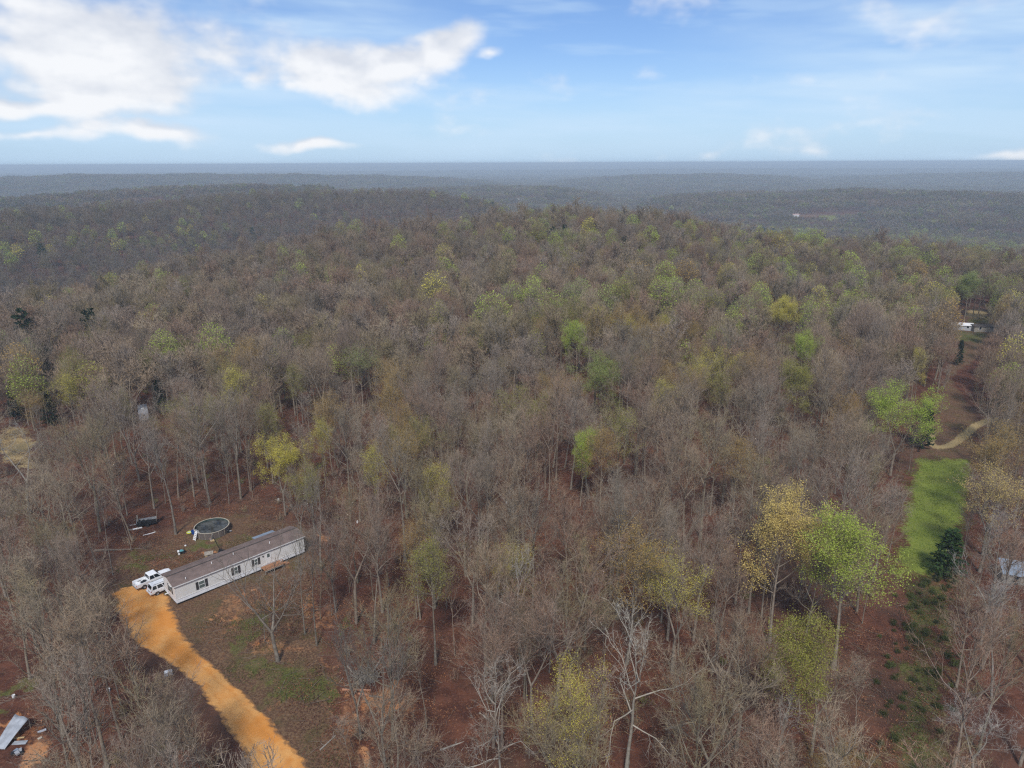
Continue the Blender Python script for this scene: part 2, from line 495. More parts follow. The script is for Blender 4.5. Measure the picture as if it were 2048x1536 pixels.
def tree_mat(name, kind):
    m = bpy.data.materials.new(name); m.use_nodes = True
    t = NT(m.node_tree); p = t.n['Principled BSDF']
    p.inputs['Specular IOR Level'].default_value = .15; p.inputs['Roughness'].default_value = .85
    tint = t.attr('leaf' if kind == 'leaf' else 'tint', 'INSTANCER', 'Color')
    tone = t.attr('tone', 'GEOMETRY', 'Color')
    g = t.new('ShaderNodeNewGeometry').outputs['Position']
    if kind == 'bark':
        n = t.noise(g, 2.2, 5, .65)
        c = t.mix(t.ramp(n, .35, .7), (.135, .11, .085, 1), (.29, .26, .215, 1))
        c = t.mix(.35, c, tint)
        c = t.mix(1.0, c, tone, 'MULTIPLY')
    elif kind == 'twig':
        n = t.noise(g, .55, 4, .6)
        c = t.mix(1.0, tint, tone, 'MULTIPLY')
        c = t.mix(1.0, c, t.math('ADD', .72, t.math('MULTIPLY', n, .56)), 'MULTIPLY')
    else:
        n = t.noise(g, 1.1, 4, .6)
        c = t.mix(1.0, tint, tone, 'MULTIPLY')
        c = t.mix(1.0, c, t.math('ADD', .6, t.math('MULTIPLY', n, .8)), 'MULTIPLY')
    t.l.new(c, p.inputs['Base Color'])
    if kind == 'leaf':
        tr = t.new('ShaderNodeBsdfTranslucent'); t.l.new(c, tr.inputs[0])
        mx = t.new('ShaderNodeMixShader'); mx.inputs[0].default_value = .35
        t.l.new(p.outputs[0], mx.inputs[1]); t.l.new(tr.outputs[0], mx.inputs[2])
        t.l.new(mx.outputs[0], t.n['Material Output'].inputs[0])
    return m


M = {}
M['bark'] = tree_mat('bark', 'bark'); M['twig'] = tree_mat('twig', 'twig'); M['leaf'] = tree_mat('leaf', 'leaf')


def ground_material():
    m = bpy.data.materials.new('woodland_ground'); m.use_nodes = True
    t = NT(m.node_tree); p = t.n['Principled BSDF']; p.inputs['Roughness'].default_value = .95; p.inputs['Specular IOR Level'].default_value = .1
    g = t.new('ShaderNodeNewGeometry').outputs['Position']
    fine = t.noise(g, 3.2, 5, .7); mid = t.noise(g, .35, 5, .6); big = t.noise(g, .03, 4, .55)
    litter = t.mix(t.ramp(mid, .36, .66), (.064, .026, .018, 1), (.130, .052, .032, 1))
    litter = t.mix(t.math('MULTIPLY', t.ramp(fine, .48, .74), .8), litter, (.20, .088, .05, 1))
    litter = t.mix(t.math('MULTIPLY', t.ramp(t.noise(g, 1.1, 5, .7), .5, .72), .6), litter, (.05, .032, .024, 1))
    litter = t.mix(t.math('MULTIPLY', t.ramp(big, .45, .65), .45), litter, (.12, .085, .06, 1))
    gr = t.mix(t.ramp(fine, .3, .7), (.045, .062, .014, 1), (.13, .135, .035, 1))
    gr = t.mix(t.math('MULTIPLY', t.ramp(mid, .42, .66), .65), gr, (.15, .115, .06, 1))
    lawn = t.mix(t.ramp(fine, .3, .75), (.12, .165, .025, 1), (.245, .27, .052, 1))
    lawn = t.mix(t.math('MULTIPLY', t.ramp(t.noise(g, .16, 5, .65), .42, .7), .55), lawn, (.14, .14, .045, 1))
    clay = t.mix(t.ramp(mid, .35, .65), (.42, .17, .065, 1), (.5, .26, .125, 1))
    clay = t.mix(t.math('MULTIPLY', t.ramp(fine, .5, .75), .5), clay, (.3, .14, .07, 1))
    tan = t.mix(t.ramp(fine, .3, .7), (.33, .24, .11, 1), (.4, .3, .15, 1))
    yrd = t.mix(t.ramp(fine, .35, .7), (.085, .045, .03, 1), (.20, .125, .07, 1))
    yrd = t.mix(t.math('MULTIPLY', t.ramp(t.noise(g, .22, 6, .7), .48, .64), .45), yrd, (.085, .08, .03, 1))
    yrd = t.mix(t.math('MULTIPLY', t.ramp(t.noise(g, .5, 6, .75), .56, .7), .5), yrd, (.36, .17, .08, 1))
    far = t.mix(t.ramp(t.noise(g, .012, 6, .7), .35, .65), (.062, .056, .045, 1), (.115, .10, .08, 1))
    far = t.mix(t.math('MULTIPLY', t.ramp(t.noise(g, .0042, 5, .7), .5, .68), .6), far, (.10, .12, .05, 1))
    br = t.math('MULTIPLY', t.math('SUBTRACT', t.noise(g, 1.6, 5, .7), .5), .95)
    def w(name, lo=.32, hi=.62): return t.ramp(t.math('ADD', t.attr(name), br), lo, hi)
    c = t.mix(t.attr('far'), litter, far)
    c = t.mix(w('yard'), c, yrd)
    c = t.mix(t.math('MULTIPLY', w('grass', .25, .8), .85), c, gr)
    c = t.mix(w('lawn'), c, lawn)
    c = t.mix(w('tan'), c, tan)
    c = t.mix(t.math('MULTIPLY', w('clay', .30, .85), .9), c, clay)
    t.l.new(c, p.inputs['Base Color'])
    b = t.new('ShaderNodeBump'); b.inputs['Strength'].default_value = .6; b.inputs['Distance'].default_value = .12
    t.l.new(t.math('ADD', fine, mid), b.inputs['Height']); t.l.new(b.outputs[0], p.inputs['Normal'])
    return m


M['ground'] = ground_material()


# ------------------------------------------------------------------ ground
def build_ground():
    fine = np.radians(np.linspace(-42, 42, 640))
    rest = np.radians(np.linspace(42, 318, 90))[1:-1]
    azs = np.concatenate([fine, rest])
    ds = [6.0, 20.0, 36.0]
    while ds[-1] < 330: ds.append(ds[-1] * 1.0058)
    while ds[-1] < 26000: ds.append(ds[-1] * 1.028)
    ds = np.array(ds); na, nd = len(azs), len(ds)
    A, D = np.meshgrid(azs, ds)
    x = (D * np.sin(A)).ravel(); y = (D * np.cos(A)).ravel()
    z = terrain(x, y)
    V = np.stack([x, y, z], 1)
    V = np.concatenate([V, [[0, 0, float(z[:na].mean())]]])
    i, j = np.meshgrid(np.arange(nd - 1), np.arange(na), indexing='ij'); j2 = (j + 1) % na
    q = np.stack([i * na + j2, i * na + j, (i + 1) * na + j, (i + 1) * na + j2], -1).reshape(-1, 4)
    tri = np.concatenate([q[:, [0, 1, 2]], q[:, [0, 2, 3]]])
    k = np.arange(na); cen = np.stack([np.full(na, len(V) - 1), k, (k + 1) % na], 1)
    me = mesh_arrays('ground', V, np.concatenate([tri, cen]), [M['ground']], smooth=True)
    vx, vy = V[:, 0], V[:, 1]; d = np.hypot(vx, vy)
    near = (d < 420) & (vy > 0)
    nx, ny = vx[near], vy[near]
    nz = 0.10 * w_mask(nx, ny)
    att = {k: np.zeros(len(V), np.float32) for k in ('clay', 'grass', 'lawn', 'tan', 'yard', 'far')}
    att['clay'][near] = np.clip(.85 * np.clip(ell(PH['clay'], nx, ny), 0, 1) + nz * 2 * (ell(PH['clay'], nx, ny) > .05), 0, 1)
    att['clay'][near] = np.maximum(att['clay'][near], .5 * np.clip(ell(PH['clay2'], nx, ny), 0, 1))
    trk = np.full(nx.shape, 1e9)
    for a, b in zip(TRACK[:-1], TRACK[1:]):
        e = b - a; t_ = np.clip(((nx - a[0]) * e[0] + (ny - a[1]) * e[1]) / (e @ e), 0, 1)
        trk = np.minimum(trk, np.hypot(nx - a[0] - e[0] * t_, ny - a[1] - e[1] * t_))
    att['tan'][near] = np.maximum(np.clip(1.0 - trk / 2.0, 0, .8), np.clip(ell(PH['tan'], nx, ny), 0, 1))
    att['grass'][near] = np.clip(.95 * np.clip(ell(PH['grass'], nx, ny), 0, 1) + nz, 0, 1)
    att['lawn'][near] = np.clip(.46 - sdpoly(MEADOW, nx, ny) / 6.0 + nz * 1.0, 0, 1)
    yd = sdpoly(YARD, nx, ny)
    att['yard'][near] = np.maximum(np.clip(.45 - yd / 8.0 + nz, 0, 1), np.clip(.5 - sdpoly(LANE_FAR, nx, ny) / 5.0 + nz, 0, 1))
    fm, fk = fieldmask(vx, vy)
    att['lawn'] = np.maximum(att['lawn'], np.where(fk > .5, 0, fm * .5)).astype(np.float32)
    att['tan'] = np.maximum(att['tan'], np.where(fk > .5, fm * .42, 0)).astype(np.float32)
    att['far'] = sstep(d, 1500, 4500).astype(np.float32)
    for k, a in att.items():
        at_ = me.attributes.new(k, 'FLOAT', 'POINT'); at_.data.foreach_set('value', a)
    link('ground', me, kind='structure')


build_ground()


def dirt_material():
    m = bpy.data.materials.new('orange_dirt'); m.use_nodes = True
    t = NT(m.node_tree); p = t.n['Principled BSDF']; p.inputs['Roughness'].default_value = .95; p.inputs['Specular IOR Level'].default_value = .1
    g = t.new('ShaderNodeNewGeometry').outputs['Position']
    c = t.mix(t.ramp(t.noise(g, .22, 5, .6), .38, .62), (.60, .245, .055, 1), (.64, .33, .11, 1))
    c = t.mix(t.math('MULTIPLY', t.ramp(t.noise(g, 1.3, 6, .7), .5, .75), .32), c, (.46, .18, .045, 1))
    c = t.mix(t.math('MULTIPLY', t.ramp(t.noise(g, 5.0, 4, .7), .55, .75), .45), c, (.70, .40, .16, 1))
    # wheel tracks: worn darker bands along the lane
    a = t.attr('across')
    tr = t.math('MULTIPLY', t.ramp(t.math('ABSOLUTE', t.math('SUBTRACT', t.math('ABSOLUTE', a), .42)), .2, .02), t.ramp(t.noise(g, .5, 4), .35, .6))
    c = t.mix(t.math('MULTIPLY', tr, .42), c, (.52, .20, .04, 1))
    c = t.mix(t.math('MULTIPLY', t.ramp(t.noise(g, .12, 3), .55, .7), .4), c, (.58, .34, .14, 1))
    edge = t.ramp(t.math('ADD', t.math('ABSOLUTE', a), t.math('MULTIPLY', t.math('SUBTRACT', t.noise(g, 1.4, 5, .7), .5), .7)), .74, .99)
    c = t.mix(edge, c, (.20, .11, .055, 1))
    t.l.new(c, p.inputs['Base Color'])
    b = t.new('ShaderNodeBump'); b.inputs['Strength'].default_value = .5; b.inputs['Distance'].default_value = .1
    t.l.new(t.noise(g, 2.5, 6, .7), b.inputs['Height']); t.l.new(b.outputs[0], p.inputs['Normal'])
    return m


M['dirt'] = dirt_material()


def build_drive():
    # left and right rims of the lane as two matching lines
    right = [(300, 1166), (326, 1182), (333, 1200), (345, 1240), (382, 1296), (430, 1340), (480, 1385), (530, 1440), (580, 1495), (625, 1545), (720, 1650)]
    left = [(246, 1176), (231, 1190), (236, 1212), (249, 1245), (274, 1286), (345, 1326), (402, 1374), (442, 1430), (478, 1484), (513, 1545), (590, 1650)]
    Lw, Rw = flatpoly(left), flatpoly(right)
    n, m = 160, 22
    tt = np.linspace(0, 1, n); k = np.linspace(0, 1, len(left))
    def smooth(P):
        q = np.stack([np.interp(tt, k, P[:, c]) for c in (0, 1)], 1)
        for _ in range(10): q[1:-1] = .25 * q[:-2] + .5 * q[1:-1] + .25 * q[2:]
        return q
    Ls, Rs = smooth(Lw), smooth(Rw)
    V = []; ac = []
    for i in range(n):
        a, b = Ls[i], Rs[i]; e = (b - a)
        j0 = .16 * float(w_mask(a[0] * 2, a[1] * 2)) + .12 * float(w_mask(a[0] * 6, a[1] * 6)); j1 = .16 * float(w_mask(b[0] * 2, b[1] * 2)) + .12 * float(w_mask(b[0] * 6, b[1] * 6))
        w_ = np.linalg.norm(e); e = e / w_
        a = a - e * (.5 + j0 * 1.4); b = b + e * (.5 + j1 * 1.4)
        for s in np.linspace(0, 1, m):
            p = a + (b - a) * s; c = abs(2 * s - 1)
            V.append((p[0], p[1], (.05 if c < .97 else .02) - .03 * math.exp(-((c - .42) / .12) ** 2))); ac.append(2 * s - 1)
    V = np.array(V); V[:, 2] += terrain(V[:, 0], V[:, 1])
    i, j = np.meshgrid(np.arange(n - 1), np.arange(m - 1), indexing='ij')
    q = np.stack([i * m + j, (i + 1) * m + j, (i + 1) * m + j + 1, i * m + j + 1], -1).reshape(-1, 4)
    me = mesh_arrays('dirt_driveway', V, q, [M['dirt']], smooth=True)
    a = me.attributes.new('across', 'FLOAT', 'POINT'); a.data.foreach_set('value', np.array(ac, np.float32))
    o = link('dirt_driveway', me, kind='structure')
    # keep face normals up
    if me.polygons[0].normal.z < 0: me.flip_normals()


build_drive()
# ------------------------------------------------------------------ things in the yard
M['white_paint'] = material('white_paint', (.80, .81, .82), .28, spec=.5, vary=.03)
M['glass'] = material('dark_glass', (.012, .016, .02), .06, spec=.7)
M['pane'] = material('window_pane', (.10, .13, .125), .12, spec=.7, vary=.3, vscale=1.5)
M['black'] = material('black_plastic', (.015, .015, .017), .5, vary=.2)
M['tyre'] = material('tyre_rubber', (.02, .02, .021), .85, vary=.2)
M['rim'] = material('wheel_rim', (.35, .35, .36), .4, metallic=.6)
M['red_lens'] = material('red_lens', (.35, .02, .02), .25)
M['clear_lens'] = material('clear_lens', (.6, .6, .6), .15)
M['siding'] = striped('vinyl_siding', (.71, .70, .675), 2, .2, .55, .5, .04)
M['skirt'] = striped('vinyl_skirting', (.78, .79, .82), 0, .3, .5, .5, .06, dirt=.25)
M['trim'] = material('white_trim', (.74, .74, .73), .5, vary=.05)
M['shutter'] = striped('dark_shutter', (.045, .042, .045), 2, .08, .6, .5)
M['shingle'] = striped('brown_shingle', (.165, .122, .108), 1, .14, .95, .8, .22, dirt=.12)
M['dark_trim'] = material('dark_roof_edge', (.07, .058, .052), .8, vary=.2)
M['deck_wood'] = material('red_brown_wood', (.34, .165, .085), .85, vary=.25, vscale=5, bump=.3)
M['grey_wood'] = material('weathered_wood', (.28, .25, .21), .9, vary=.25, vscale=4, bump=.3)
M['pool_wall'] = striped('pool_wall_panel', (.135, .112, .10), 2, .3, .6, .4, .15)
M['cream'] = material('cream_resin', (.47, .42, .33), .5, vary=.1)
M['water'] = material('still_pool_water', (.06, .062, .058), .06, spec=.45, vary=.75, vscale=.8, bump=.04, bscale=3)
M['liner'] = material('pool_liner', (.05, .09, .085), .5, vary=.3)
M['white_plastic'] = material('white_plastic', (.78, .78, .77), .4, vary=.04)
M['blue_plastic'] = material('blue_plastic', (.015, .07, .30), .4, vary=.15)
M['yellow_plastic'] = material('yellow_plastic', (.55, .62, .05), .45, vary=.1)
M['teal_plastic'] = material('teal_plastic', (.12, .36, .40), .4, vary=.15)
M['grey_metal'] = material('dull_grey_metal', (.33, .34, .36), .55, vary=.15, vscale=2)
M['blue_grey_metal'] = striped('blue_grey_sheet_metal', (.23, .28, .345), 0, .25, .5, .6, .12)
M['pale_metal'] = striped('pale_sheet_metal', (.38, .39, .42), 0, .25, .5, .6, .12, dirt=.2)
M['tarp'] = material('pale_grey_tarp', (.33, .35, .38), .6, vary=.2, vscale=1.2, bump=.3, bscale=4)
M['log_bark'] = material('log_bark', (.17, .135, .105), .95, vary=.3, vscale=3, bump=.5, bscale=10)
M['red_log'] = material('cut_red_wood', (.36, .18, .11), .95, vary=.25, vscale=4, bump=.4)
M['straw'] = material('straw_tan', (.45, .33, .17), .95, vary=.25, vscale=4, bump=.5)
M['far_white'] = material('far_white_siding', (.75, .75, .75), .6, vary=.05)
M['far_roof'] = material('far_grey_roof', (.40, .42, .45), .6, vary=.1)
M['rust_roof'] = material('far_rusty_roof', (.42, .30, .27), .7, vary=.15)


def lerp(a, b, t): return tuple(a[i] + (b[i] - a[i]) * t for i in range(3))


def bil(c, s, t):
    """point on the quad c = (bottom start, bottom end, top start, top end)"""
    return lerp(lerp(c[0], c[1], s), lerp(c[2], c[3], s), t)


# ---------------- mobile home
def mobile_home():
    L_, W_, zs, ze, zr = 22.0, 4.9, .98, 3.36, 3.98
    e = thing('mobile_home', 'long white single wide mobile home with brown shingle roof and dark shutters', 'mobile home', yard(0, 0), HTH)
    b = MB().box(.12, L_ - .12, .12, W_ - .12, -.05, .6); b.build('underfloor_shade', M['black'], e)  # black box painting the shade in the gap below the skirting
    for nm, x0, x1, y0, y1 in (('front', 0, L_, .0, .03), ('back', 0, L_, W_ - .03, W_), ('end', 0, .03, .03, W_ - .03), ('far', L_ - .03, L_, .03, W_ - .03)):
        MB().box(x0, x1, y0, y1, .34, zs).build('skirting', M['skirt'], e)
    # walls with gables
    w = MB()
    prof = [(0, zs), (W_, zs), (W_, ze), (W_ / 2, zr), (0, ze)]
    w.loft([[(-.012, y_ * 1.006 - .014, z_) for y_, z_ in prof], [(L_ + .012, y_ * 1.006 - .014, z_) for y_, z_ in prof]])
    w.build('wall', M['siding'], e)
    for x0 in (-.03, L_ - .07):
        MB().box(x0, x0 + .10, -.035, .06, zs, ze - .02).build('corner_trim', M['trim'], e)
    MB().box(0, L_, -.04, -.014, zs - .05, zs + .05).build('base_trim', M['trim'], e)
    # roof slabs
    ov = .22; s_ = (zr - ze) / (W_ / 2); t_ = .09
    for nm, ya, yb in (('a', -ov, W_ / 2), ('b', W_ + ov, W_ / 2)):
        za = ze - s_ * ov + .03; zb = zr + .03
        r = MB().loft([[(-.25, ya, za), (-.25, yb, zb), (-.25, yb, zb + t_), (-.25, ya, za + t_)], [(L_ + .25, ya, za), (L_ + .25, yb, zb), (L_ + .25, yb, zb + t_), (L_ + .25, ya, za + t_)]])
        ro = r.build('roof', M['shingle'], e)
        if nm == 'a':
            MB().box(-.25, L_ + .25, -ov - .03, -ov - .002, za - .05, za + t_ + .01).build('gutter', M['trim'], ro)
            for u_, v_ in ((2.0, .5), (6.6, 1.6), (10.3, 1.8), (16.4, 1.2)):
                zz = ze + s_ * v_ + .1; MB().lathe([(0, zz + .34), (.07, zz + .34), (.07, zz)], 10, c=(u_, v_, 0)).build('vent_pipe', M['white_plastic'], ro)
    MB().box(-.25, L_ + .25, W_ / 2 - .12, W_ / 2 + .12, zr + .09, zr + .15).build('ridge_cap', M['dark_trim'], e)
    # windows of the front wall: centre, width, sill, head
    for u0, u1, z0, z1 in ((3.6, 4.6, 1.3, 2.62), (9.36, 10.0, 1.36, 2.66), (12.85, 13.45, 1.5, 2.68)):
        wn = MB(); f_ = .06; y0 = -.06
        wn.box(u0, u1, y0, -.016, z0, z0 + f_).box(u0, u1, y0, -.016, z1 - f_, z1).box(u0, u0 + f_, y0, -.016, z0 + f_, z1 - f_).box(u1 - f_, u1, y0, -.016, z0 + f_, z1 - f_)
        zm = (z0 + z1) / 2; wn.box(u0 + f_, u1 - f_, y0 + .008, -.016, zm - .04, zm + .04)
        o = wn.build('window', M['trim'], e)
        MB().box(u0 + f_, u1 - f_, -.035, -.018, z0 + f_, zm - .04).build('pane', M['pane'], o)
        MB().box(u0 + f_, u1 - f_, -.035, -.018, zm + .04, z1 - f_).build('pane', M['pane'], o)
        for a, b_ in ((u0 - .44, u0 - .03), (u1 + .03, u1 + .44)):
            MB().box(a, b_, -.055, -.016, z0 - .02, z1 + .02).build('shutter', M['shutter'], e)
    # end window and front door
    o = MB().box(-.06, -.014, 1.5, 2.6, 1.45, 2.65).build('window', M['trim'], e)
    MB().box(-.068, -.055, 1.56, 2.54, 1.51, 2.02).build('pane', M['pane'], o); MB().box(-.068, -.055, 1.56, 2.54, 2.08, 2.59).build('pane', M['pane'], o)
    for a in (1.06, 2.63): MB().box(-.055, -.016, a, a + .41, 1.43, 2.67).build('shutter', M['shutter'], e)
    dr = MB().box(14.9, 15.85, -.06, -.016, zs + .04, 2.95).build('door', M['trim'], e)
    MB().box(15.15, 15.6, -.07, -.058, 2.1, 2.75).build('pane', M['pane'], dr); MB().box(15.72, 15.78, -.1, -.058, 1.85, 1.91).build('handle', M['rim'], dr)
    MB().box(14.35, 14.5, -.12, -.016, 2.5, 2.72).build('porch_light', M['black'], e)
    MB().box(-.5, .0, 3.6, 3.75, .45, .55).build('hitch', M['white_plastic'], e)


mobile_home()


def deck():
    e = thing('front_deck', 'small red brown wooden deck with steps at the mobile home front door', 'deck', yard(13.8, -1.75), HTH)
    n = 20
    for i in range(n):
        x0 = i * .165; MB().box(x0, x0 + .15, 0, 1.66, .74 + .004 * (i % 3), .78 + .004 * (i % 3)).build('deck_board', M['deck_wood'], e)
    MB().box(0, 3.3, 0, .05, .52, .735).build('rim_joist', M['grey_wood'], e); MB().box(0, 3.3, 1.6, 1.65, .52, .735).build('rim_joist', M['grey_wood'], e)
    for x_ in (.02, 1.6, 3.16):
        for y_ in (.06, 1.5): MB().box(x_, x_ + .1, y_, y_ + .1, -.1, .73).build('post', M['grey_wood'], e)
    MB().box(.02, .12, -.02, .05, .74, 1.62).build('rail_post', M['deck_wood'], e); MB().box(3.16, 3.26, -.02, .05, .74, 1.62).build('rail_post', M['deck_wood'], e)
    MB().box(.02, 3.26, -.03, .06, 1.625, 1.68).build('handrail', M['deck_wood'], e)
    for i in range(3): MB().box(3.34, 4.2, .35 + .002 * i, 1.3, .5 - .22 * i - .04, .5 - .22 * i).build('step', M['deck_wood'], e, loc=(.25 * i, 0, 0)) if i else MB().box(3.34, 3.7, .35, 1.3, .46, .5).build('step', M['deck_wood'], e)


deck()


def wheel(e, x, y, r, side):
    w = MB().lathe([(r * .55, -.12), (r * .93, -.12), (r, -.07), (r, .07), (r * .93, .12), (r * .55, .12)], 24, 'Y', (0, 0, 0)).build('wheel', M['tyre'], e, smooth=False, loc=(x, y, r))
    MB().lathe([(0.0, .05 * side), (r * .2, .06 * side), (r * .34, .035 * side), (r * .56, .10 * side)], 20, 'Y').build('rim', M['rim'], w)
    MB().lathe([(r * 1.19, -.03), (r * 1.19, .012), (0.02, .012)], 24, 'Y', (x, y - side * .04 + (0 if side > 0 else 0), r * 1.04)).build('wheel_arch', M['black'], e) if side > 0 else MB().lathe([(r * 1.19, .03), (r * 1.19, -.012), (0.02, -.012)], 24, 'Y', (x, y - side * .04, r * 1.04)).build('wheel_arch', M['black'], e)


def ring(x, w, z0, z1, c=.08):
    return [(x, -w + c, z0), (x, w - c, z0), (x, w, z0 + c), (x, w + .02, (z0 + z1) / 2), (x, w - .02, z1 - c), (x, w - c * 1.6, z1), (x, -w + c * 1.6, z1), (x, -w + .02, z1 - c), (x, -w - .02, (z0 + z1) / 2), (x, -w, z0 + c)]


def cab(e, x0, x1, t0, t1, w0, w1, z0, z1, nside, pillars):
    """cabin with raked glass; windows a few mm proud"""
    zt = z1 - .05
    c = MB().loft([[(x0, -w0, z0), (x1, -w0, z0), (x1, w0, z0), (x0, w0, z0)], [(t0 - .05, -w1 - .03, zt), (t1 + .06, -w1 - .03, zt), (t1 + .06, w1 + .03, zt), (t0 - .05, w1 + .03, zt)],
                   [(t0 + .05, -w1 + .08, z1), (t1 - .06, -w1 + .08, z1), (t1 - .06, w1 - .08, z1), (t0 + .05, w1 - .08, z1)]])
    c.build('cabin', M['white_paint'], e)
    B = lambda x, s, z: None
    for s in (-1, 1):
        q = ((x0, s * w0, z0), (x1, s * w0, z0), (t0 - .05, s * (w1 + .03), zt), (t1 + .06, s * (w1 + .03), zt))
        for a, b_ in pillars:
            p = [bil(q, a, .10), bil(q, b_, .10), bil(q, b_ * .985 + .004, .92), bil(q, a * .985 + .012, .92)]
            if s > 0: p = [p[1], p[0], p[3], p[2]]
            MB().quad(*p, t=.012).build('side_window', M['glass'], e)
    q = ((x1, -w0, z0), (x1, w0, z0), (t1 + .06, -w1 - .03, zt), (t1 + .06, w1 + .03, zt))
    MB().quad(bil(q, .06, .06), bil(q, .94, .06), bil(q, .94, .95), bil(q, .06, .95), t=.012).build('windshield', M['glass'], e)
    q = ((x0, w0, z0), (x0, -w0, z0), (t0 - .05, w1 + .03, zt), (t0 - .05, -w1 - .03, zt))
    MB().quad(bil(q, .09, .18), bil(q, .91, .18), bil(q, .9, .9), bil(q, .1, .9), t=.012).build('rear_window', M['glass'], e)


def pickup():
    p = yard(-.25, 9.55)
    e = thing('pickup_truck', 'white crew cab pickup truck with open bed parked behind the mobile home', 'pickup truck', p, HTH + R(4))
    rings = [ring(-.98, .95, .48, 1.14), ring(.9, .96, .46, 1.16), ring(1.25, .96, .46, 1.15), ring(2.3, .95, .46, 1.10), ring(2.75, .88, .5, 1.02), ring(2.92, .74, .56, .92)]
    MB().loft(rings).build('body', M['white_paint'], e, smooth=False)
    bd = MB().box(-2.9, -1.0, -.97, -.86, .55, 1.16).box(-2.9, -1.0, .86, .97, .55, 1.16).box(-2.9, -1.0, -.86, .86, .6, .72).box(-1.06, -1.0, -.86, .86, .72, 1.15)
    o = bd.build('bed', M['white_paint'], e, bevel=.018)
    tg = MB().box(-2.97, -2.9, -.86, .86, .58, 1.13).build('tailgate', M['white_paint'], e, bevel=.015)
    MB().box(-2.985, -2.971, -.16, .16, .96, 1.04).build('handle', M['black'], tg)
    cab(e, -.95, 1.15, -.78, .42, .92, .76, 1.13, 1.9, 2, ((.06, .45), (.50, .90)))
    MB().box(-3.08, -2.98, -.95, .95, .46, .62).build('rear_bumper', M['rim'], e, bevel=.02)
    MB().box(2.86, 3.0, -.88, .88, .44, .66).build('front_bumper', M['white_paint'], e, bevel=.03)
    for s in (-1, 1):
        MB().box(-2.985, -2.91, s * .915 - .045, s * .915 + .045, .78, 1.08).build('tail_light', M['red_lens'], e)
        MB().box(2.78, 2.9, s * .7 - .13, s * .7 + .13, .8, .96).build('headlight', M['clear_lens'], e)
        MB().box(1.0, 1.16, s * 1.06 - .1, s * 1.06 + .1, 1.16, 1.32).build('side_mirror', M['black'], e)
        for x_ in (-1.85, 1.85): wheel(e, x_, s * .90, .40, s)
    MB().box(2.925, 2.96, -.5, .5, .68, .9).build('grille', M['black'], e)
    b = thing('tool_bag', 'dark bundle lying in the bed of the white pickup truck', 'bag', yard(-1.8, 9.45, p[2] + .725), HTH + R(25))
    MB().box(-.4, .4, -.25, .25, 0, .3).build('bag_body', M['black'], b, bevel=.08); MB().tube([(-.3, 0, .28), (-.15, 0, .42), (.15, 0, .42), (.3, 0, .28)], .03, 6).build('strap', M['grey_metal'], b)


pickup()


def suv():
    e = thing('suv', 'white sport utility vehicle parked between the pickup and the mobile home', 'suv', yard(.3, 6.1), HTH + R(2))
    MB().loft([ring(-2.42, .80, .5, 1.0), ring(-2.3, .93, .42, 1.08), ring(-1.6, .96, .40, 1.12), ring(.9, .96, .40, 1.12), ring(1.9, .94, .42, 1.06), ring(2.3, .86, .45, .98), ring(2.46, .70, .5, .86)]).build('body', M['white_paint'], e)
    cab(e, -2.32, 1.05, -2.0, .28, .91, .72, 1.09, 1.82, 3, ((.05, .26), (.31, .58), (.62, .92)))
    MB().box(-2.54, -2.38, -.9, .9, .44, .7).build('rear_bumper', M['white_paint'], e, bevel=.04)
    MB().box(2.36, 2.55, -.85, .85, .42, .66).build('front_bumper', M['white_paint'], e, bevel=.04)
    MB().box(-2.45, -2.43, -.25, .25, .76, .9).build('number_plate', M['rim'], e)
    for s in (-1, 1):
        MB().box(-2.41, -2.30, s * .84 - .08, s * .84 + .08, .84, 1.04).build('tail_light', M['red_lens'], e)
        MB().box(2.33, 2.44, s * .66 - .13, s * .66 + .13, .74, .9).build('headlight', M['clear_lens'], e)
        MB().box(.95, 1.1, s * 1.04 - .09, s * 1.04 + .09, 1.1, 1.24).build('side_mirror', M['white_paint'], e)
        MB().box(-1.8, .1, s * .62 - .02, s * .62 + .02, 1.85, 1.88).build('roof_rail', M['black'], e)
        for x_ in (-1.48, 1.5): wheel(e, x_, s * .90, .37, s)


suv()


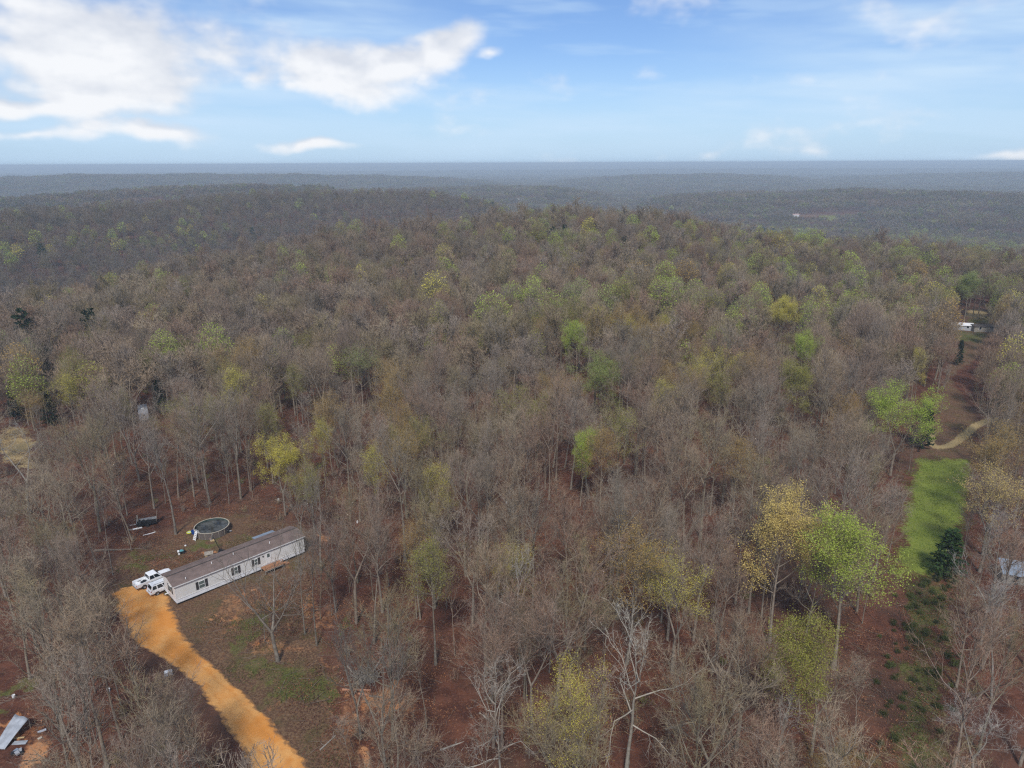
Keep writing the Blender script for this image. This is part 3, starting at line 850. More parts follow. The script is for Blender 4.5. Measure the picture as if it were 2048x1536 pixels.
# ---------------- round pool
def pool():
    c = yard(13.6, 19.45); Rp = 3.05
    e = thing('round_pool', 'round above ground pool with taupe wall, cream rim and dark still water', 'pool', c, HTH)
    MB().lathe([(Rp, -.1), (Rp, 1.22)], 48).build('pool_wall', M['pool_wall'], e)
    MB().lathe([(Rp - .02, 1.2), (Rp - .03, .2), (0.02, .15)], 48).build('liner', M['liner'], e)
    MB().lathe([(Rp - .06, 1.20), (Rp - .06, 1.25), (Rp + .08, 1.25), (Rp + .08, 1.20), (Rp - .06, 1.20)], 48).build('rim', M['cream'], e)
    MB().lathe([(Rp - .025, .92), (0.01, .92)], 48).build('water', M['water'], e)
    for k in range(16):
        a = 6.2832 * k / 16; x_, y_ = (Rp + .035) * math.cos(a), (Rp + .035) * math.sin(a)
        MB().box(-.03, .03, -.05, .05, -.05, 1.2).build('upright', M['grey_wood'], e, loc=(x_, y_, 0), rz=a)
    d = flatpoly([(409, 1071)])[0] - np.array(c[:2]); a = math.atan2(d[1], d[0])
    q = np.array(c[:2]) + np.array([math.cos(a), math.sin(a)]) * (Rp + .05)
    l = thing('pool_ladder', 'white A frame step ladder straddling the pool rim', 'ladder', (q[0], q[1], tz(q[0], q[1])), a)
    for s in (-1, 1):
        MB().tube([(.75, s * .34, 0), (.12, s * .28, 1.45), (.1, s * .28, 1.75), (-.12, s * .28, 1.75), (-.14, s * .28, 1.4), (-.5, s * .3, .95)], .045, 8).build('rail', M['white_plastic'], l)
    for i in range(5):
        t = .12 + i * .19; MB().box(-.12, .12, -.3, .3, -.025, .025).build('step', M['white_plastic'], l, loc=(.75 - .63 * t, 0, 1.45 * t))
    MB().box(-.12, .12, -.3, .3, 1.36, 1.42).build('platform', M['white_plastic'], l)
    p = flatpoly([(389, 1068)])[0]
    b = thing('blue_tub', 'blue plastic tub lying beside the pool wall', 'tub', (p[0], p[1], tz(p[0], p[1])), .6)
    MB().lathe([(0.01, 0), (.42, 0), (.55, .55), (.58, .57), (.58, .60), (.50, .60), (.39, .06), (0.01, .06)], 20).build('shell', M['blue_plastic'], b); MB().box(.5, .68, -.12, .12, .48, .54).build('handle', M['blue_plastic'], b)
    p = flatpoly([(379, 1067)])[0]
    f = thing('pool_float', 'yellow and white pool float dropped next to the blue tub', 'float', (p[0], p[1], tz(p[0], p[1])), .3)
    vs = [(.42 * math.cos(6.283 * k / 14), .42 * math.sin(6.283 * k / 14), .1) for k in range(14)]
    MB().tube(vs + [vs[0]], .1, 8, False).build('ring', M['yellow_plastic'], f); MB().box(-.3, .3, -.12, .12, .1, .16).build('band', M['white_plastic'], f)
    p = flatpoly([(452, 1064)])[0]
    k = thing('pool_pump', 'dark filter pump on the ground at the pool side', 'pump', (p[0] + .5, p[1] - .2, tz(p[0], p[1])), .2)
    MB().lathe([(0.01, 0), (.26, 0), (.28, .5), (.2, .62), (0.01, .66)], 14).build('tank', M['black'], k); MB().tube([(.2, 0, .3), (.5, 0, .3), (.6, .1, .25)], .1, 8).build('motor', M['grey_metal'], k)


pool()


# ---------------- basketball hoop, ride-on, dog house, canopy, trailer, boards
def hoop():
    p = flatpoly([(442, 1103)])[0]
    e = thing('basketball_hoop', 'portable basketball hoop with leaning black pole and black base', 'basketball hoop', (p[0], p[1], tz(p[0], p[1])), R(185))
    MB().loft([[(-.6, -.42, 0), (.45, -.5, 0), (.45, .5, 0), (-.6, .42, 0)], [(-.55, -.36, .2), (.35, -.42, .3), (.35, .42, .3), (-.55, .36, .2)]]).build('base', M['black'], e)
    MB().tube([(.1, 0, .25), (.95, 0, 2.9)], .06, 8).build('pole', M['black'], e); MB().tube([(-.5, 0, .15), (.3, 0, .95)], .03, 6).build('brace', M['black'], e)
    bb = MB().box(1.1, 1.14, -.6, .6, 2.6, 3.4).build('backboard', M['cream'], e)
    MB().box(1.142, 1.15, -.28, .28, 2.75, 3.15).build('target_square', M['white_plastic'], bb)
    MB().tube([(.9, 0, 2.75), (1.1, 0, 2.85)], .05, 6).build('arm', M['black'], e)
    vs = [(1.42 + .23 * math.cos(6.283 * k / 16), .23 * math.sin(6.283 * k / 16), 2.75) for k in range(16)]
    MB().tube(vs + [vs[0]], .018, 6, False).build('rim', M['red_log'], e)
    n = MB()
    for k in range(10):
        a = 6.283 * k / 10; n.tube([(1.42 + .22 * math.cos(a), .22 * math.sin(a), 2.74), (1.42 + .13 * math.cos(a + .4), .13 * math.sin(a + .4), 2.36)], .008, 4)
    n.build('net', M['white_plastic'], e)


hoop()
p = flatpoly([(363, 1106)])[0]
e = thing('ride_on_toy', 'small teal and black ride on toy car left in the back yard', 'toy car', (p[0], p[1], tz(p[0], p[1])), R(30))
MB().loft([[(-.6, -.3, .18), (-.6, .3, .18), (-.6, .3, .42), (-.6, -.3, .42)], [(-.1, -.36, .15), (-.1, .36, .15), (-.1, .36, .5), (-.1, -.36, .5)], [(.45, -.34, .16), (.45, .34, .16), (.45, .3, .48), (.45, -.3, .48)], [(.7, -.22, .2), (.7, .22, .2), (.7, .2, .36), (.7, -.2, .36)]]).build('body', M['black'], e)
MB().loft([[(-.25, -.26, .5), (.4, -.26, .48), (.4, .26, .48), (-.25, .26, .5)], [(-.1, -.2, .68), (.2, -.2, .62), (.2, .2, .62), (-.1, .2, .68)]]).build('hood', M['teal_plastic'], e)
for sx in (-.42, .42):
    for sy in (-.36, .36): MB().lathe([(.0, -.07), (.17, -.07), (.18, 0), (.17, .07), (0, .07)], 14, 'Y').build('wheel', M['tyre'] if sx > 0 else M['white_plastic'], e, loc=(sx, sy, .17))
MB().box(-.62, -.3, -.28, .28, .42, .62).build('seat', M['white_plastic'], e, bevel=.05)

p = flatpoly([(419, 1114)])[0]
e = thing('dog_house', 'small tan dog house with a dark round doorway behind the home', 'dog house', (p[0], p[1], tz(p[0], p[1])), R(200))
MB().box(-.6, .6, -.5, .5, 0, .8).build('wall', M['straw'], e)
MB().loft([[(-.72, -.62, .78), (-.72, .62, .78), (-.72, 0, 1.2)], [(.72, -.62, .78), (.72, .62, .78), (.72, 0, 1.2)]]).build('roof', M['grey_wood'], e)
MB().lathe([(.28, .0), (0.01, .0)], 16, 'Y', (0, 0, 0)).build('doorway', M['black'], e, loc=(.606, 0, .4), rz=R(90))
MB().box(-.25, .25, .502, .52, .1, .62).build('side_opening', M['black'], e)

e = thing('lean_to_canopy', 'low blue grey metal lean to roof behind the mobile home', 'canopy', yard(16.4, 5.25), HTH)
MB().loft([[(0, 0, 2.55), (3.9, 0, 2.55), (3.9, 0, 2.6), (0, 0, 2.6)], [(0, 3.3, 2.0), (3.9, 3.3, 2.0), (3.9, 3.3, 2.05), (0, 3.3, 2.05)]]).build('roof', M['blue_grey_metal'], e)
for x_ in (.1, 3.7):
    for y_, zt in ((.1, 2.53), (3.1, 2.03)): MB().box(x_, x_ + .1, y_, y_ + .1, -.1, zt - .02).build('post', M['grey_wood'], e)
MB().box(0, 3.9, .2, 2.9, .3, .42).build('platform', M['deck_wood'], e)

p = flatpoly([(294, 1049)])[0]
e = thing('utility_trailer', 'black utility trailer full of dark junk with grey raised rear panel', 'trailer', (p[0], p[1], tz(p[0], p[1])), R(24))
MB().box(-1.7, 1.7, -.95, .95, .42, .52).build('floor', M['black'], e)
for y_ in (-.95, .9): MB().box(-1.7, 1.7, y_, y_ + .05, .525, 1.0).build('side_rail', M['black'] if y_ < 0 else M['grey_metal'], e)
MB().box(-1.7, -1.65, -.9, .9, .525, .95).build('front_rail', M['grey_metal'], e)
MB().quad((1.7, .95, .5), (1.7, -.5, .5), (2.05, -.5, 2.3), (2.05, .95, 2.3), t=.06).build('tail_ramp', M['grey_wood'], e)
MB().box(-1.62, -1.4, .5, .9, .53, 1.9).build('stake', M['grey_wood'], e)
MB().tube([(-1.7, 0, .46), (-2.9, 0, .46)], .06, 6).build('drawbar', M['grey_metal'], e)
for y_ in (-1.1, 1.1): MB().lathe([(.01, -.09), (.28, -.1), (.32, 0), (.28, .1), (.01, .09)], 18, 'Y').build('wheel', M['tyre'], e, loc=(.2, y_, .32))
for lab, x_, y_, z_, s_ in (('black tyre lying flat on the trailer load', .9, -.2, .53, 1.0), ('black tyre lying beside dark bags on the trailer', .2, .3, .53, .9)):
    q = Matrix.Rotation(R(24), 3, 'Z') @ Vector((x_, y_, 0)); o = MB().lathe([(.2, 0), (.4, 0), (.42, .1), (.4, .2), (.2, .2), (.2, 0)], 18).build('tyre', M['tyre'], None, loc=(p[0] + q.x, p[1] + q.y, tz(p[0], p[1]) + z_)); o['label'] = lab; o['category'] = 'tyre'
for lab, x_, y_, s_ in (('dark lumpy rubbish bag at the trailer front end', -1.1, .1, .42), ('dark rubbish bag piled in the middle of the trailer', -.5, -.4, .36), ('small dark rubbish bag beside the trailer rail', -.55, .45, .3)):
    q = Matrix.Rotation(R(24), 3, 'Z') @ Vector((x_, y_, 0)); o = MB().lathe([(.02, 0), (s_ * .9, .02), (s_, s_ * .5), (s_ * .7, s_ * 1.05), (s_ * .15, s_ * 1.3), (s_ * .22, s_ * 1.5), (.01, s_ * 1.5)], 9).build('rubbish_bag', M['black'], None, loc=(p[0] + q.x, p[1] + q.y, tz(p[0], p[1]) + .525)); o['label'] = lab; o['category'] = 'bag'


def board(px, py, L, W, T, rz, mat, label, name='board', cat='board', tilt=0.0):
    p = flatpoly([(px, py)])[0]
    o = MB().box(-L / 2, L / 2, -W / 2, W / 2, 0, T).build(name, mat, None, bevel=min(T, W) * .2, loc=(p[0], p[1], tz(p[0], p[1]) + .015 + abs(math.sin(tilt)) * L / 2))
    o.rotation_euler = (0, tilt, rz); o['label'] = label; o['category'] = cat
    return o


board(299, 1068, 2.2, .2, .08, R(35), M['white_plastic'], 'narrow white board lying on leaves in front of the trailer')
board(275, 1057, 1.6, .45, .14, R(28), M['white_plastic'], 'short white panel lying beside the trailer drawbar', 'panel', 'panel')
board(279, 1050, .25, 1.1, .1, R(28), M['white_plastic'], 'upright ended white panel leaning against the trailer front', 'panel', 'panel', .5)
board(268, 1058, 2.2, .5, .05, R(20), M['grey_wood'], 'weathered grey plank left of the trailer', 'plank', 'plank')
board(310, 1064, .9, .2, .05, R(-40), M['grey_wood'], 'short weathered plank on the leaves right of the white board', 'plank', 'plank')
board(371, 1092, .3, .25, .2, .3, M['white_plastic'], 'small white box on the grass behind the toy car', 'box', 'box')
board(425, 1082, .7, .5, .25, .6, M['straw'], 'torn cardboard box near the basketball hoop', 'cardboard_box', 'box')


def log(px0, py0, px1, py1, r0, r1, mat, label, name='fallen_log'):
    a, b = flatpoly([(px0, py0), (px1, py1)]); n = 8; L = np.linalg.norm(b - a)
    g = np.random.default_rng(int(px0)); pts = []
    for i in range(n):
        s = i / (n - 1); q = (b - a) * s; r = r0 + (r1 - r0) * s
        wob = g.normal() * .04 * L / 6; pts.append((q[0] + wob, q[1] + wob, r * .85))
    e = thing(name, label, 'log', (a[0], a[1], tz(a[0], a[1])))
    MB().tube(pts, list(np.linspace(r0, r1, n)), 9).build('stem', mat, e)
    for k in range(3):
        i = g.integers(2, n - 1); q = Vector(pts[i]); d = Vector((g.normal(), g.normal(), abs(g.normal()) + .3)).normalized()
        MB().tube([q, q + d * .3, q + d * g.uniform(.5, .9)], [r1 * .5, r1 * .35, .015], 6).build('branch_stub', mat, e)


log(190, 1102, 312, 1097, .22, .12, M['log_bark'], 'long fallen log lying on the leaves left of the yard')
log(685, 1378, 742, 1379, .16, .13, M['red_log'], 'reddish cut log at the edge of the brush pile', 'cut_log')
log(716, 1386, 738, 1388, .13, .12, M['red_log'], 'short reddish cut log below the longer one', 'cut_log')
log(738, 1391, 765, 1394, .12, .10, M['log_bark'], 'pale short log right of the reddish cut logs', 'cut_log')
log(695, 1330, 712, 1352, .10, .06, M['grey_wood'], 'grey dead limb lying beside the brush pile', 'dead_limb')
log(745, 1345, 765, 1310, .12, .05, M['grey_wood'], 'grey dead limb jutting from the brush pile', 'dead_limb')
log(960, 1430, 1010, 1470, .12, .05, M['grey_wood'], 'bleached dead limb lying on red leaves under the white limbed tree', 'dead_limb')

log(1330, 1460, 1395, 1440, .16, .09, M['log_bark'], 'mossy fallen log on the red leaves right of the forked pale tree')
log(1640, 1500, 1700, 1530, .18, .1, M['log_bark'], 'dark fallen log at the near end of the overgrown lane')
log(880, 1500, 935, 1480, .13, .07, M['grey_wood'], 'grey fallen stem lying left of the white limbed tree')
log(1440, 1345, 1500, 1360, .16, .08, M['log_bark'], 'fallen log below the golden tree on the leaf floor')
log(1130, 1480, 1180, 1500, .14, .07, M['grey_wood'], 'grey fallen stem between the white limbed and forked trees')
log(640, 1500, 672, 1470, .10, .05, M['grey_wood'], 'thin grey fallen limb on the clay beside the yard')

# brush pile
p = flatpoly([(730, 1355)])[0]
e = thing('brush_pile', 'tangled pile of cut grey branches at the edge of the woods', 'brush pile', (p[0], p[1], tz(p[0], p[1])))
g = np.random.default_rng(77); m1 = MB(); m2 = MB()
for k in range(160):
    a = g.uniform(0, 6.28); c = np.array([g.normal() * 1.1, g.normal() * .7, abs(g.normal()) * .35 + .1]); d = np.array([math.cos(a), math.sin(a), g.normal() * .25]); L = g.uniform(.5, 1.5)
    (m1 if k % 2 else m2).tube([c - d * L, c + d * L + np.array([0, 0, g.normal() * .1])], [g.uniform(.02, .05), .012], 4)
o = m1.build('branches', M['log_bark'], e); o['kind'] = 'stuff'; o = m2.build('branches', M['grey_wood'], e); o['kind'] = 'stuff'

# lower left corner: fallen sheet of roofing and scraps
p = flatpoly([(26, 1475)])[0]
e = thing('tarp_shelter', 'pale grey tarp stretched over a low frame beside the clay', 'tarp', (p[0], p[1], tz(p[0], p[1])), R(-8))
n = 9; vs = []; fs = []
for i in range(n):
    for j in range(n):
        u_, v_ = i / (n - 1), j / (n - 1); wx = .75 + .35 * v_
        vs.append(((u_ - .5) * 2 * wx, (v_ - .5) * 4.0 - .5 * u_ * v_, 1.3 * v_ + .12 + .12 * math.sin(7 * u_ + 3 * v_) * (.3 + .7 * v_) - .25 * 4 * u_ * (1 - u_) * v_ * (1 - v_)))
for i in range(n - 1):
    for j in range(n - 1): fs.append((i * n + j, (i + 1) * n + j, (i + 1) * n + j + 1, i * n + j + 1))
o = MB().add(vs, fs).build('sheet', M['tarp'], e, smooth=True); md = o.modifiers.new('thick', 'SOLIDIFY'); md.thickness = .02
for x_, y_, z_ in ((-1.0, 1.95, 1.3), (1.0, 1.6, 1.3), (-.72, -1.9, .12), (.72, -1.95, .12)): MB().tube([(x_, y_, -.1), (x_, y_, z_)], .04, 6).build('pole', M['grey_wood'], e)
board(40, 1487, 1.6, .6, .05, R(5), M['tarp'], 'flat grey sheet lying on clay below the grey tarp', 'sheet', 'sheet')
board(30, 1479, 2.2, .2, .08, R(8), M['straw'], 'yellow timber plank between the tarp and the flat sheet', 'plank', 'plank')
board(84, 1462, .9, .35, .1, R(35), M['pale_metal'], 'pale bent panel lying right of the grey tarp', 'panel', 'panel')
board(80, 1477, .45, .3, .12, R(50), M['cream'], 'small cream block below the pale bent panel', 'block', 'block')
p = flatpoly([(36, 1508)])[0]
e = thing('scrap_heap', 'small heap of dark grey scrap on the clay under the tarp', 'scrap heap', (p[0], p[1], tz(p[0], p[1])))
for k in range(5):
    a = k * 1.3; MB().box(-.3, .3, -.2, .2, 0, .25).build('scrap_piece', [M['black'], M['grey_metal'], M['blue_grey_metal']][k % 3], e, bevel=.03, loc=(.35 * math.cos(a), .3 * math.sin(a), .06 * k), rz=a * 1.7)
p = flatpoly([(337, 1348)])[0]
e = thing('dumped_appliance', 'pale dumped appliance half hidden in brush beside the driveway', 'appliance', (p[0], p[1], tz(p[0], p[1])), .5)
MB().box(-.5, .5, -.35, .35, 0, .5).build('cabinet', M['pale_metal'], e, bevel=.03); MB().box(-.45, .1, -.3, .3, .5, .56).build('lid', M['white_plastic'], e, bevel=.015)

# pale scraps of litter and buckets in the woods
for i, (px, py, lab) in enumerate([(557, 1000, 'white bucket standing among leaves behind the lean to roof'), (1013, 1008, 'white bucket alone on the red leaves of the deep woods'), (217, 1380, 'white bucket in the brush left of the driveway'), (715, 1047, 'white bucket by the trunks right of the clearing'), (28, 1396, 'white bucket near the tarp clearing')]):
    p = flatpoly([(px, py)])[0]
    e = thing('bucket', lab, 'bucket', (p[0], p[1], tz(p[0], p[1])), i)
    MB().lathe([(.01, 0), (.17, 0), (.2, .42), (.21, .42), (.19, .38), (.16, .04), (.01, .04)], 14).build('shell', M['white_plastic'], e)
    MB().tube([(.2, 0, .4), (.14, .12, .5), (0, .17, .55), (-.14, .12, .5), (-.2, 0, .4)], .008, 5).build('handle', M['rim'], e)


# ---------------- buildings farther off
def cottage(px, py, L, W, hw, hr, rz, wall, roof, label, cat='house', name='house', flat=True):
    p = at(px, py); e = thing(name, label, cat, (p[0], p[1], p[2] - .1), rz)
    prof = [(-W / 2, 0), (W / 2, 0), (W / 2, hw), (0, hr - .05), (-W / 2, hw)]
    MB().loft([[(-L / 2, a, b) for a, b in prof], [(L / 2, a, b) for a, b in prof]]).build('wall', wall, e)
    for s in (-1, 1):
        ya, yb = s * (W / 2 + .3), 0; za = hw - .3 * (hr - hw) / (W / 2) + .03
        MB().loft([[(-L / 2 - .3, ya, za), (-L / 2 - .3, yb, hr), (-L / 2 - .3, yb, hr + .12), (-L / 2 - .3, ya, za + .12)], [(L / 2 + .3, ya, za), (L / 2 + .3, yb, hr), (L / 2 + .3, yb, hr + .12), (L / 2 + .3, ya, za + .12)]]).build('roof', roof, e)
    nw = max(2, int(L / 3.5))
    for i in range(nw):
        x_ = (i + .5) / nw * L - L / 2
        for s in (-1, 1):
            o = MB().box(x_ - .55, x_ + .55, s * (W / 2 + .02) - .03, s * (W / 2 + .02) + .03, 1.0, 2.3).build('window', M['trim'], e)
            MB().box(x_ - .45, x_ + .45, s * (W / 2 + .055) - .01, s * (W / 2 + .055) + .01, 1.1, 2.2).build('pane', M['glass'], o)
    return e


cottage(1918, 658, 9, 5, 2.1, 2.7, R(-14), M['far_roof'], M['far_white'], 'white roofed house at the far end of the overgrown lane')
cottage(1966, 662, 9, 4, 2.3, 2.8, R(-6), M['grey_wood'], M['dark_trim'], 'long dark shed right of the white roofed house', 'shed', 'shed')
cottage(1035, 402, 15, 10, 5.5, 8.5, R(20), M['far_white'], M['far_white'], 'tall white house on the hillside clearing beyond the wooded ridge')
cottage(1753, 406, 20, 9, 3, 5.5, R(35), M['far_white'], M['far_roof'], 'pale roofed house in a clearing on the far right ridge')
cottage(1484, 401, 18, 9, 3, 5.5, R(-10), M['far_white'], M['far_white'], 'white farmhouse among pale yards on the far slope')
cottage(1464, 398, 12, 8, 3, 5, R(15), M['far_white'], M['far_roof'], 'smaller pale house left of the white farmhouse')
cottage(1588, 433, 20, 8, 3.5, 5.5, R(12), M['far_white'], M['rust_roof'], 'long barn with rusty roof beside dark pines in the valley', 'barn', 'barn')
cottage(1662, 393, 34, 10, 4, 6, R(-2), M['far_white'], M['blue_grey_metal'], 'long blue roofed barn on the distant right ridge', 'barn', 'barn')
cottage(520, 374, 26, 10, 4, 6, R(5), M['far_white'], M['far_roof'], 'pale farm shed in a field on the far left ridge', 'shed', 'farm_shed')

def camper():
    p = flatpoly([(290, 846)])[0]
    az_ = math.atan2(p[1], p[0])
    e = thing('camper_trailer', 'pale grey camper trailer parked between bare trunks in the woods', 'camper', (p[0], p[1], tz(p[0], p[1])), az_)
    MB().box(0, 7.5, -1.2, 1.2, .55, 2.75).build('body', M['pale_metal'], e, bevel=.15)
    MB().box(-.02, .03, -.35, .35, 1.7, 2.1).build('rear_window', M['glass'], e); MB().box(2.5, 4.0, 1.19, 1.22, 1.5, 2.2).build('side_window', M['glass'], e)
    MB().box(-.08, .0, -1.1, 1.1, .42, .54).build('bumper', M['black'], e); MB().box(3, 3.8, -.4, .4, 2.74, 2.95).build('roof_vent', M['trim'], e)
    for s in (-1, 1): MB().lathe([(.01, -.1), (.3, -.1), (.34, 0), (.3, .1), (.01, .1)], 16, 'Y').build('wheel', M['tyre'], e, loc=(3.6, s * 1.08, .34))


camper()
p = flatpoly([(2024, 1160)])[0]
e = thing('blue_roof_shed', 'small shed with a blue grey metal roof hidden behind bare limbs', 'shed', (p[0], p[1], tz(p[0], p[1])), R(-20))
MB().box(-1.7, 1.7, -1.5, 1.5, -.1, 1.7).build('wall', M['grey_wood'], e)
MB().loft([[(-2, -1.8, 1.72), (2, -1.8, 1.72), (2, -1.8, 1.78), (-2, -1.8, 1.78)], [(-2, 1.8, 2.7), (2, 1.8, 2.7), (2, 1.8, 2.76), (-2, 1.8, 2.76)]]).build('roof', M['blue_grey_metal'], e)
MB().box(-.4, .4, -1.54, -1.502, 0, 1.6).build('door', M['black'], e)

# ------------------------------------------------------------------ trees
class TreeGeo:
    def __init__(s): s.V = [[], []]; s.T = [[], []]; s.M = [[], []]; s.N = [0, 0]; s.tone = [[], []]
    def add(s, part, V, T, mat, tone=1.0):
        V = np.asarray(V, float); T = np.asarray(T, int)
        s.V[part].append(V); s.T[part].append(T + s.N[part]); s.M[part].append(np.full(len(T), mat)); s.N[part] += len(V)
        tn = np.asarray(tone, float)
        s.tone[part].append(np.broadcast_to(tn if tn.ndim else np.full(3, float(tn)), (len(V), 3)))
    def mesh(s, part, name, mats):
        return mesh_arrays(name, np.concatenate(s.V[part]), np.concatenate(s.T[part]), mats, np.concatenate(s.M[part]), smooth=False, tone=np.concatenate(s.tone[part]))
    def merged(s, name, mats):
        V = []; T = []; Mi = []; tn = []; b = 0
        for p in (0, 1):
            if not s.V[p]: continue
            v = np.concatenate(s.V[p]); V.append(v); T.append(np.concatenate(s.T[p]) + b); Mi.append(np.concatenate(s.M[p])); tn.append(np.concatenate(s.tone[p])); b += len(v)
        return mesh_arrays(name, np.concatenate(V), np.concatenate(T), mats, np.concatenate(Mi), tone=np.concatenate(tn))


def unit(v): return v / (np.linalg.norm(v, axis=-1, keepdims=True) + 1e-9)


def perp(d, g):
    a = np.cross(d, g.normal(size=3)); return a / (np.linalg.norm(a) + 1e-9)


def tube_geo(pts, rs, n):
    pts = np.asarray(pts, float); V = []; T = []
    ref = np.array([.37, .81, .45])
    for i, p in enumerate(pts):
        t = unit(pts[min(i + 1, len(pts) - 1)] - pts[max(i - 1, 0)])
        a = unit(np.cross(t, ref)); b = np.cross(t, a)
        for k in range(n):
            q = 6.28318 * k / n; V.append(p + rs[i] * (a * math.cos(q) + b * math.sin(q)))
    for i in range(len(pts) - 1):
        for k in range(n):
            a0, a1 = i * n + k, i * n + (k + 1) % n
            T += [(a0, a1, a1 + n), (a0, a1 + n, a0 + n)]
    return V, T


def grow(g, p, d, length, n, up, wander):
    pts = [p]; step = length / n
    for i in range(n):
        d = unit(d + g.normal(size=3) * wander + np.array([0, 0, up]))
        p = p + d * step; pts.append(p)
    return np.array(pts)


def interp_path(pts, t):
    f = t * (len(pts) - 1); i = min(int(f), len(pts) - 2); u = f - i
    return pts[i] * (1 - u) + pts[i + 1] * u, unit(pts[i + 1] - pts[i])


def make_tree(seed, h, base=.42, limbs=13, spread=.36, ang=(28, 52), fork=0, sub=6, tw=7, fine=5, tww=.021, lod=0, leaves=0, leafsize=.2, crook=.05, rad=.0105, limbtone=1.0, lean=0.0, up=.10, burst=1):
    """trunk part 0 (trunk and the thick limbs), crown part 1 (branches, twigs, leaves); all of metres"""
    g = np.random.default_rng(seed); G = TreeGeo()
    r0 = h * rad
    sides = (7, 5, 3) if lod == 0 else (4, 3, 3)
    limb_src = []
    d0 = unit(np.array([g.normal() * lean, g.normal() * lean, 1.0]))
    if fork:
        tl = h * g.uniform(.25, .42)
        tp = grow(g, np.zeros(3), d0, tl, 5, .04, crook * .6); tp[0, 2] = -.3
        G.add(0, *tube_geo(tp, np.linspace(r0 * 1.25, r0 * .9, 6), sides[0]), 0, .95)
        a0 = g.uniform(0, 6.28)
        for k in range(fork):
            a = a0 + 6.283 * k / fork + g.uniform(-.4, .4); an = R(g.uniform(14, 30))
            dd = np.array([math.cos(a) * math.sin(an), math.sin(a) * math.sin(an), math.cos(an)])
            lp = grow(g, tp[-1], dd, h * g.uniform(.42, .55), 7, .05, crook)
            G.add(0, *tube_geo(lp, np.linspace(r0 * .78, r0 * .12, 8), sides[0]), 0, limbtone)
            limb_src.append((lp, .18, r0 * .7, max(4, int(limbs / fork) + 1)))
    else:
        tp = grow(g, np.zeros(3), d0, h * .88, 9, .05, crook * .55); tp[0, 2] = -.3
        rr = r0 * (1 - np.linspace(0, 1, 10) * .93) ; rr[0] *= 1.35
        G.add(0, *tube_geo(tp, rr, sides[0]), 0, 1.0)
        limb_src.append((tp, base, r0, limbs))
    br = []
    for lp, b0, r_, nl in limb_src:
        az_ = g.uniform(0, 6.28)
        for k in range(nl):
            t = b0 + (1 - b0) * ((k + g.uniform(0, .8)) / nl) ** .9
            t = min(t, .99)
            p, dd = interp_path(lp, t); az_ += 2.4 + g.uniform(-.5, .5)
            s = (t - b0) / (1 - b0)
            an = R(g.uniform(*ang)) * (1.15 - .55 * s)
            side = np.array([math.cos(az_), math.sin(az_), 0])
            dd = unit(dd * math.cos(an) + side * math.sin(an))
            L = h * spread * g.uniform(.75, 1.1) * (1.0 - .52 * s) * (.78 + .5 * min(1, s * 4))
            pts = grow(g, p, dd, L, 5 if lod == 0 else 3, up, crook * 2.4)
            rl = max(.045, r_ * (.48 - .26 * s)) * g.uniform(.75, 1.1)
            G.add(0 if s < .55 and lod == 0 else 1, *tube_geo(pts, np.linspace(rl, .014, len(pts)), sides[1]), 0, limbtone * g.uniform(.85, 1.1))
            br.append((pts, L))
        br.append((lp[-3:], h * .15))
    # branches
    tips_p, tips_d, tips_l = [], [], []
    for pts, L in br:
        for k in range(sub):
            t = .22 + .76 * (k + g.uniform(0, .9)) / sub
            p, dd = interp_path(pts, min(t, .99))
            d2 = unit(dd * g.uniform(.55, .95) + perp(dd, g) * g.uniform(.45, .8) + np.array([0, 0, .18]))
            l2 = L * g.uniform(.32, .52) * (1.1 - .45 * t)
            q = grow(g, p, d2, l2, 3 if lod == 0 else 2, .10, .16)
            w2 = .03 if lod == 0 else .05
            G.add(1, *tube_geo(q, np.linspace(w2, .010 if lod == 0 else .03, len(q)), 3), 0 if lod == 0 else 1, limbtone * g.uniform(.8, 1.05))
            for j in range(tw):
                tt = .15 + .85 * (j + g.uniform(0, 1)) / tw
                pp, dq = interp_path(q, min(tt, .99))
                tips_p.append(pp); tips_d.append(unit(dq + g.normal(size=3) * .62 + np.array([0, 0, .22]))); tips_l.append(g.uniform(.5, 1.0) * (.45 + .055 * h))
    P = np.array(tips_p); D = np.array(tips_d); L = np.array(tips_l)[:, None]
    def slivers(P, D, L, w, mat, tone):
        n = len(P); sd_ = unit(np.cross(D, g.normal(size=(n, 3))))
        V = np.stack([P - sd_ * w, P + sd_ * w, P + D * L], 1).reshape(-1, 3)
        G.add(1, V, np.arange(3 * n).reshape(-1, 3), mat, np.repeat(tone, 3, 0))
    tn = g.uniform(.75, 1.25, size=(len(P), 1)) * np.ones((1, 3))
    slivers(P, D, L, tww * .62, 1, tn)
    ends = [P + D * L]
    if fine:
        k = np.repeat(np.arange(len(P)), fine); u = g.uniform(.15, 1, size=(len(k), 1))
        Q = P[k] + D[k] * L[k] * u
        E = unit(D[k] + g.normal(size=(len(k), 3)) * .55 + np.array([0, 0, .12])); l3 = L[k] * g.uniform(.35, .8, size=(len(k), 1))
        slivers(Q, E, l3, tww * .5, 1, g.uniform(.8, 1.35, size=(len(k), 1)) * np.ones((1, 3)))
        ends.append(Q + E * l3)
    if leaves:
        Q = np.concatenate(ends); keep = g.uniform(size=len(Q)) < leaves
        Q = np.repeat(Q[keep], burst, 0); n = len(Q)
        Q = Q + g.normal(size=(n, 3)) * (.10 if burst == 1 else .27)
        a = unit(g.normal(size=(n, 3))); b = unit(np.cross(a, g.normal(size=(n, 3))))
        s = leafsize * g.uniform(.55, 1.25, size=(n, 1))
        V = np.stack([Q - a * s * .5, Q + b * s * .45, Q + a * s * .6, Q - b * s * .45], 1).reshape(-1, 3)
        k = np.arange(n)[:, None] * 4
        T = np.concatenate([k + [0, 1, 2], k + [0, 2, 3]])
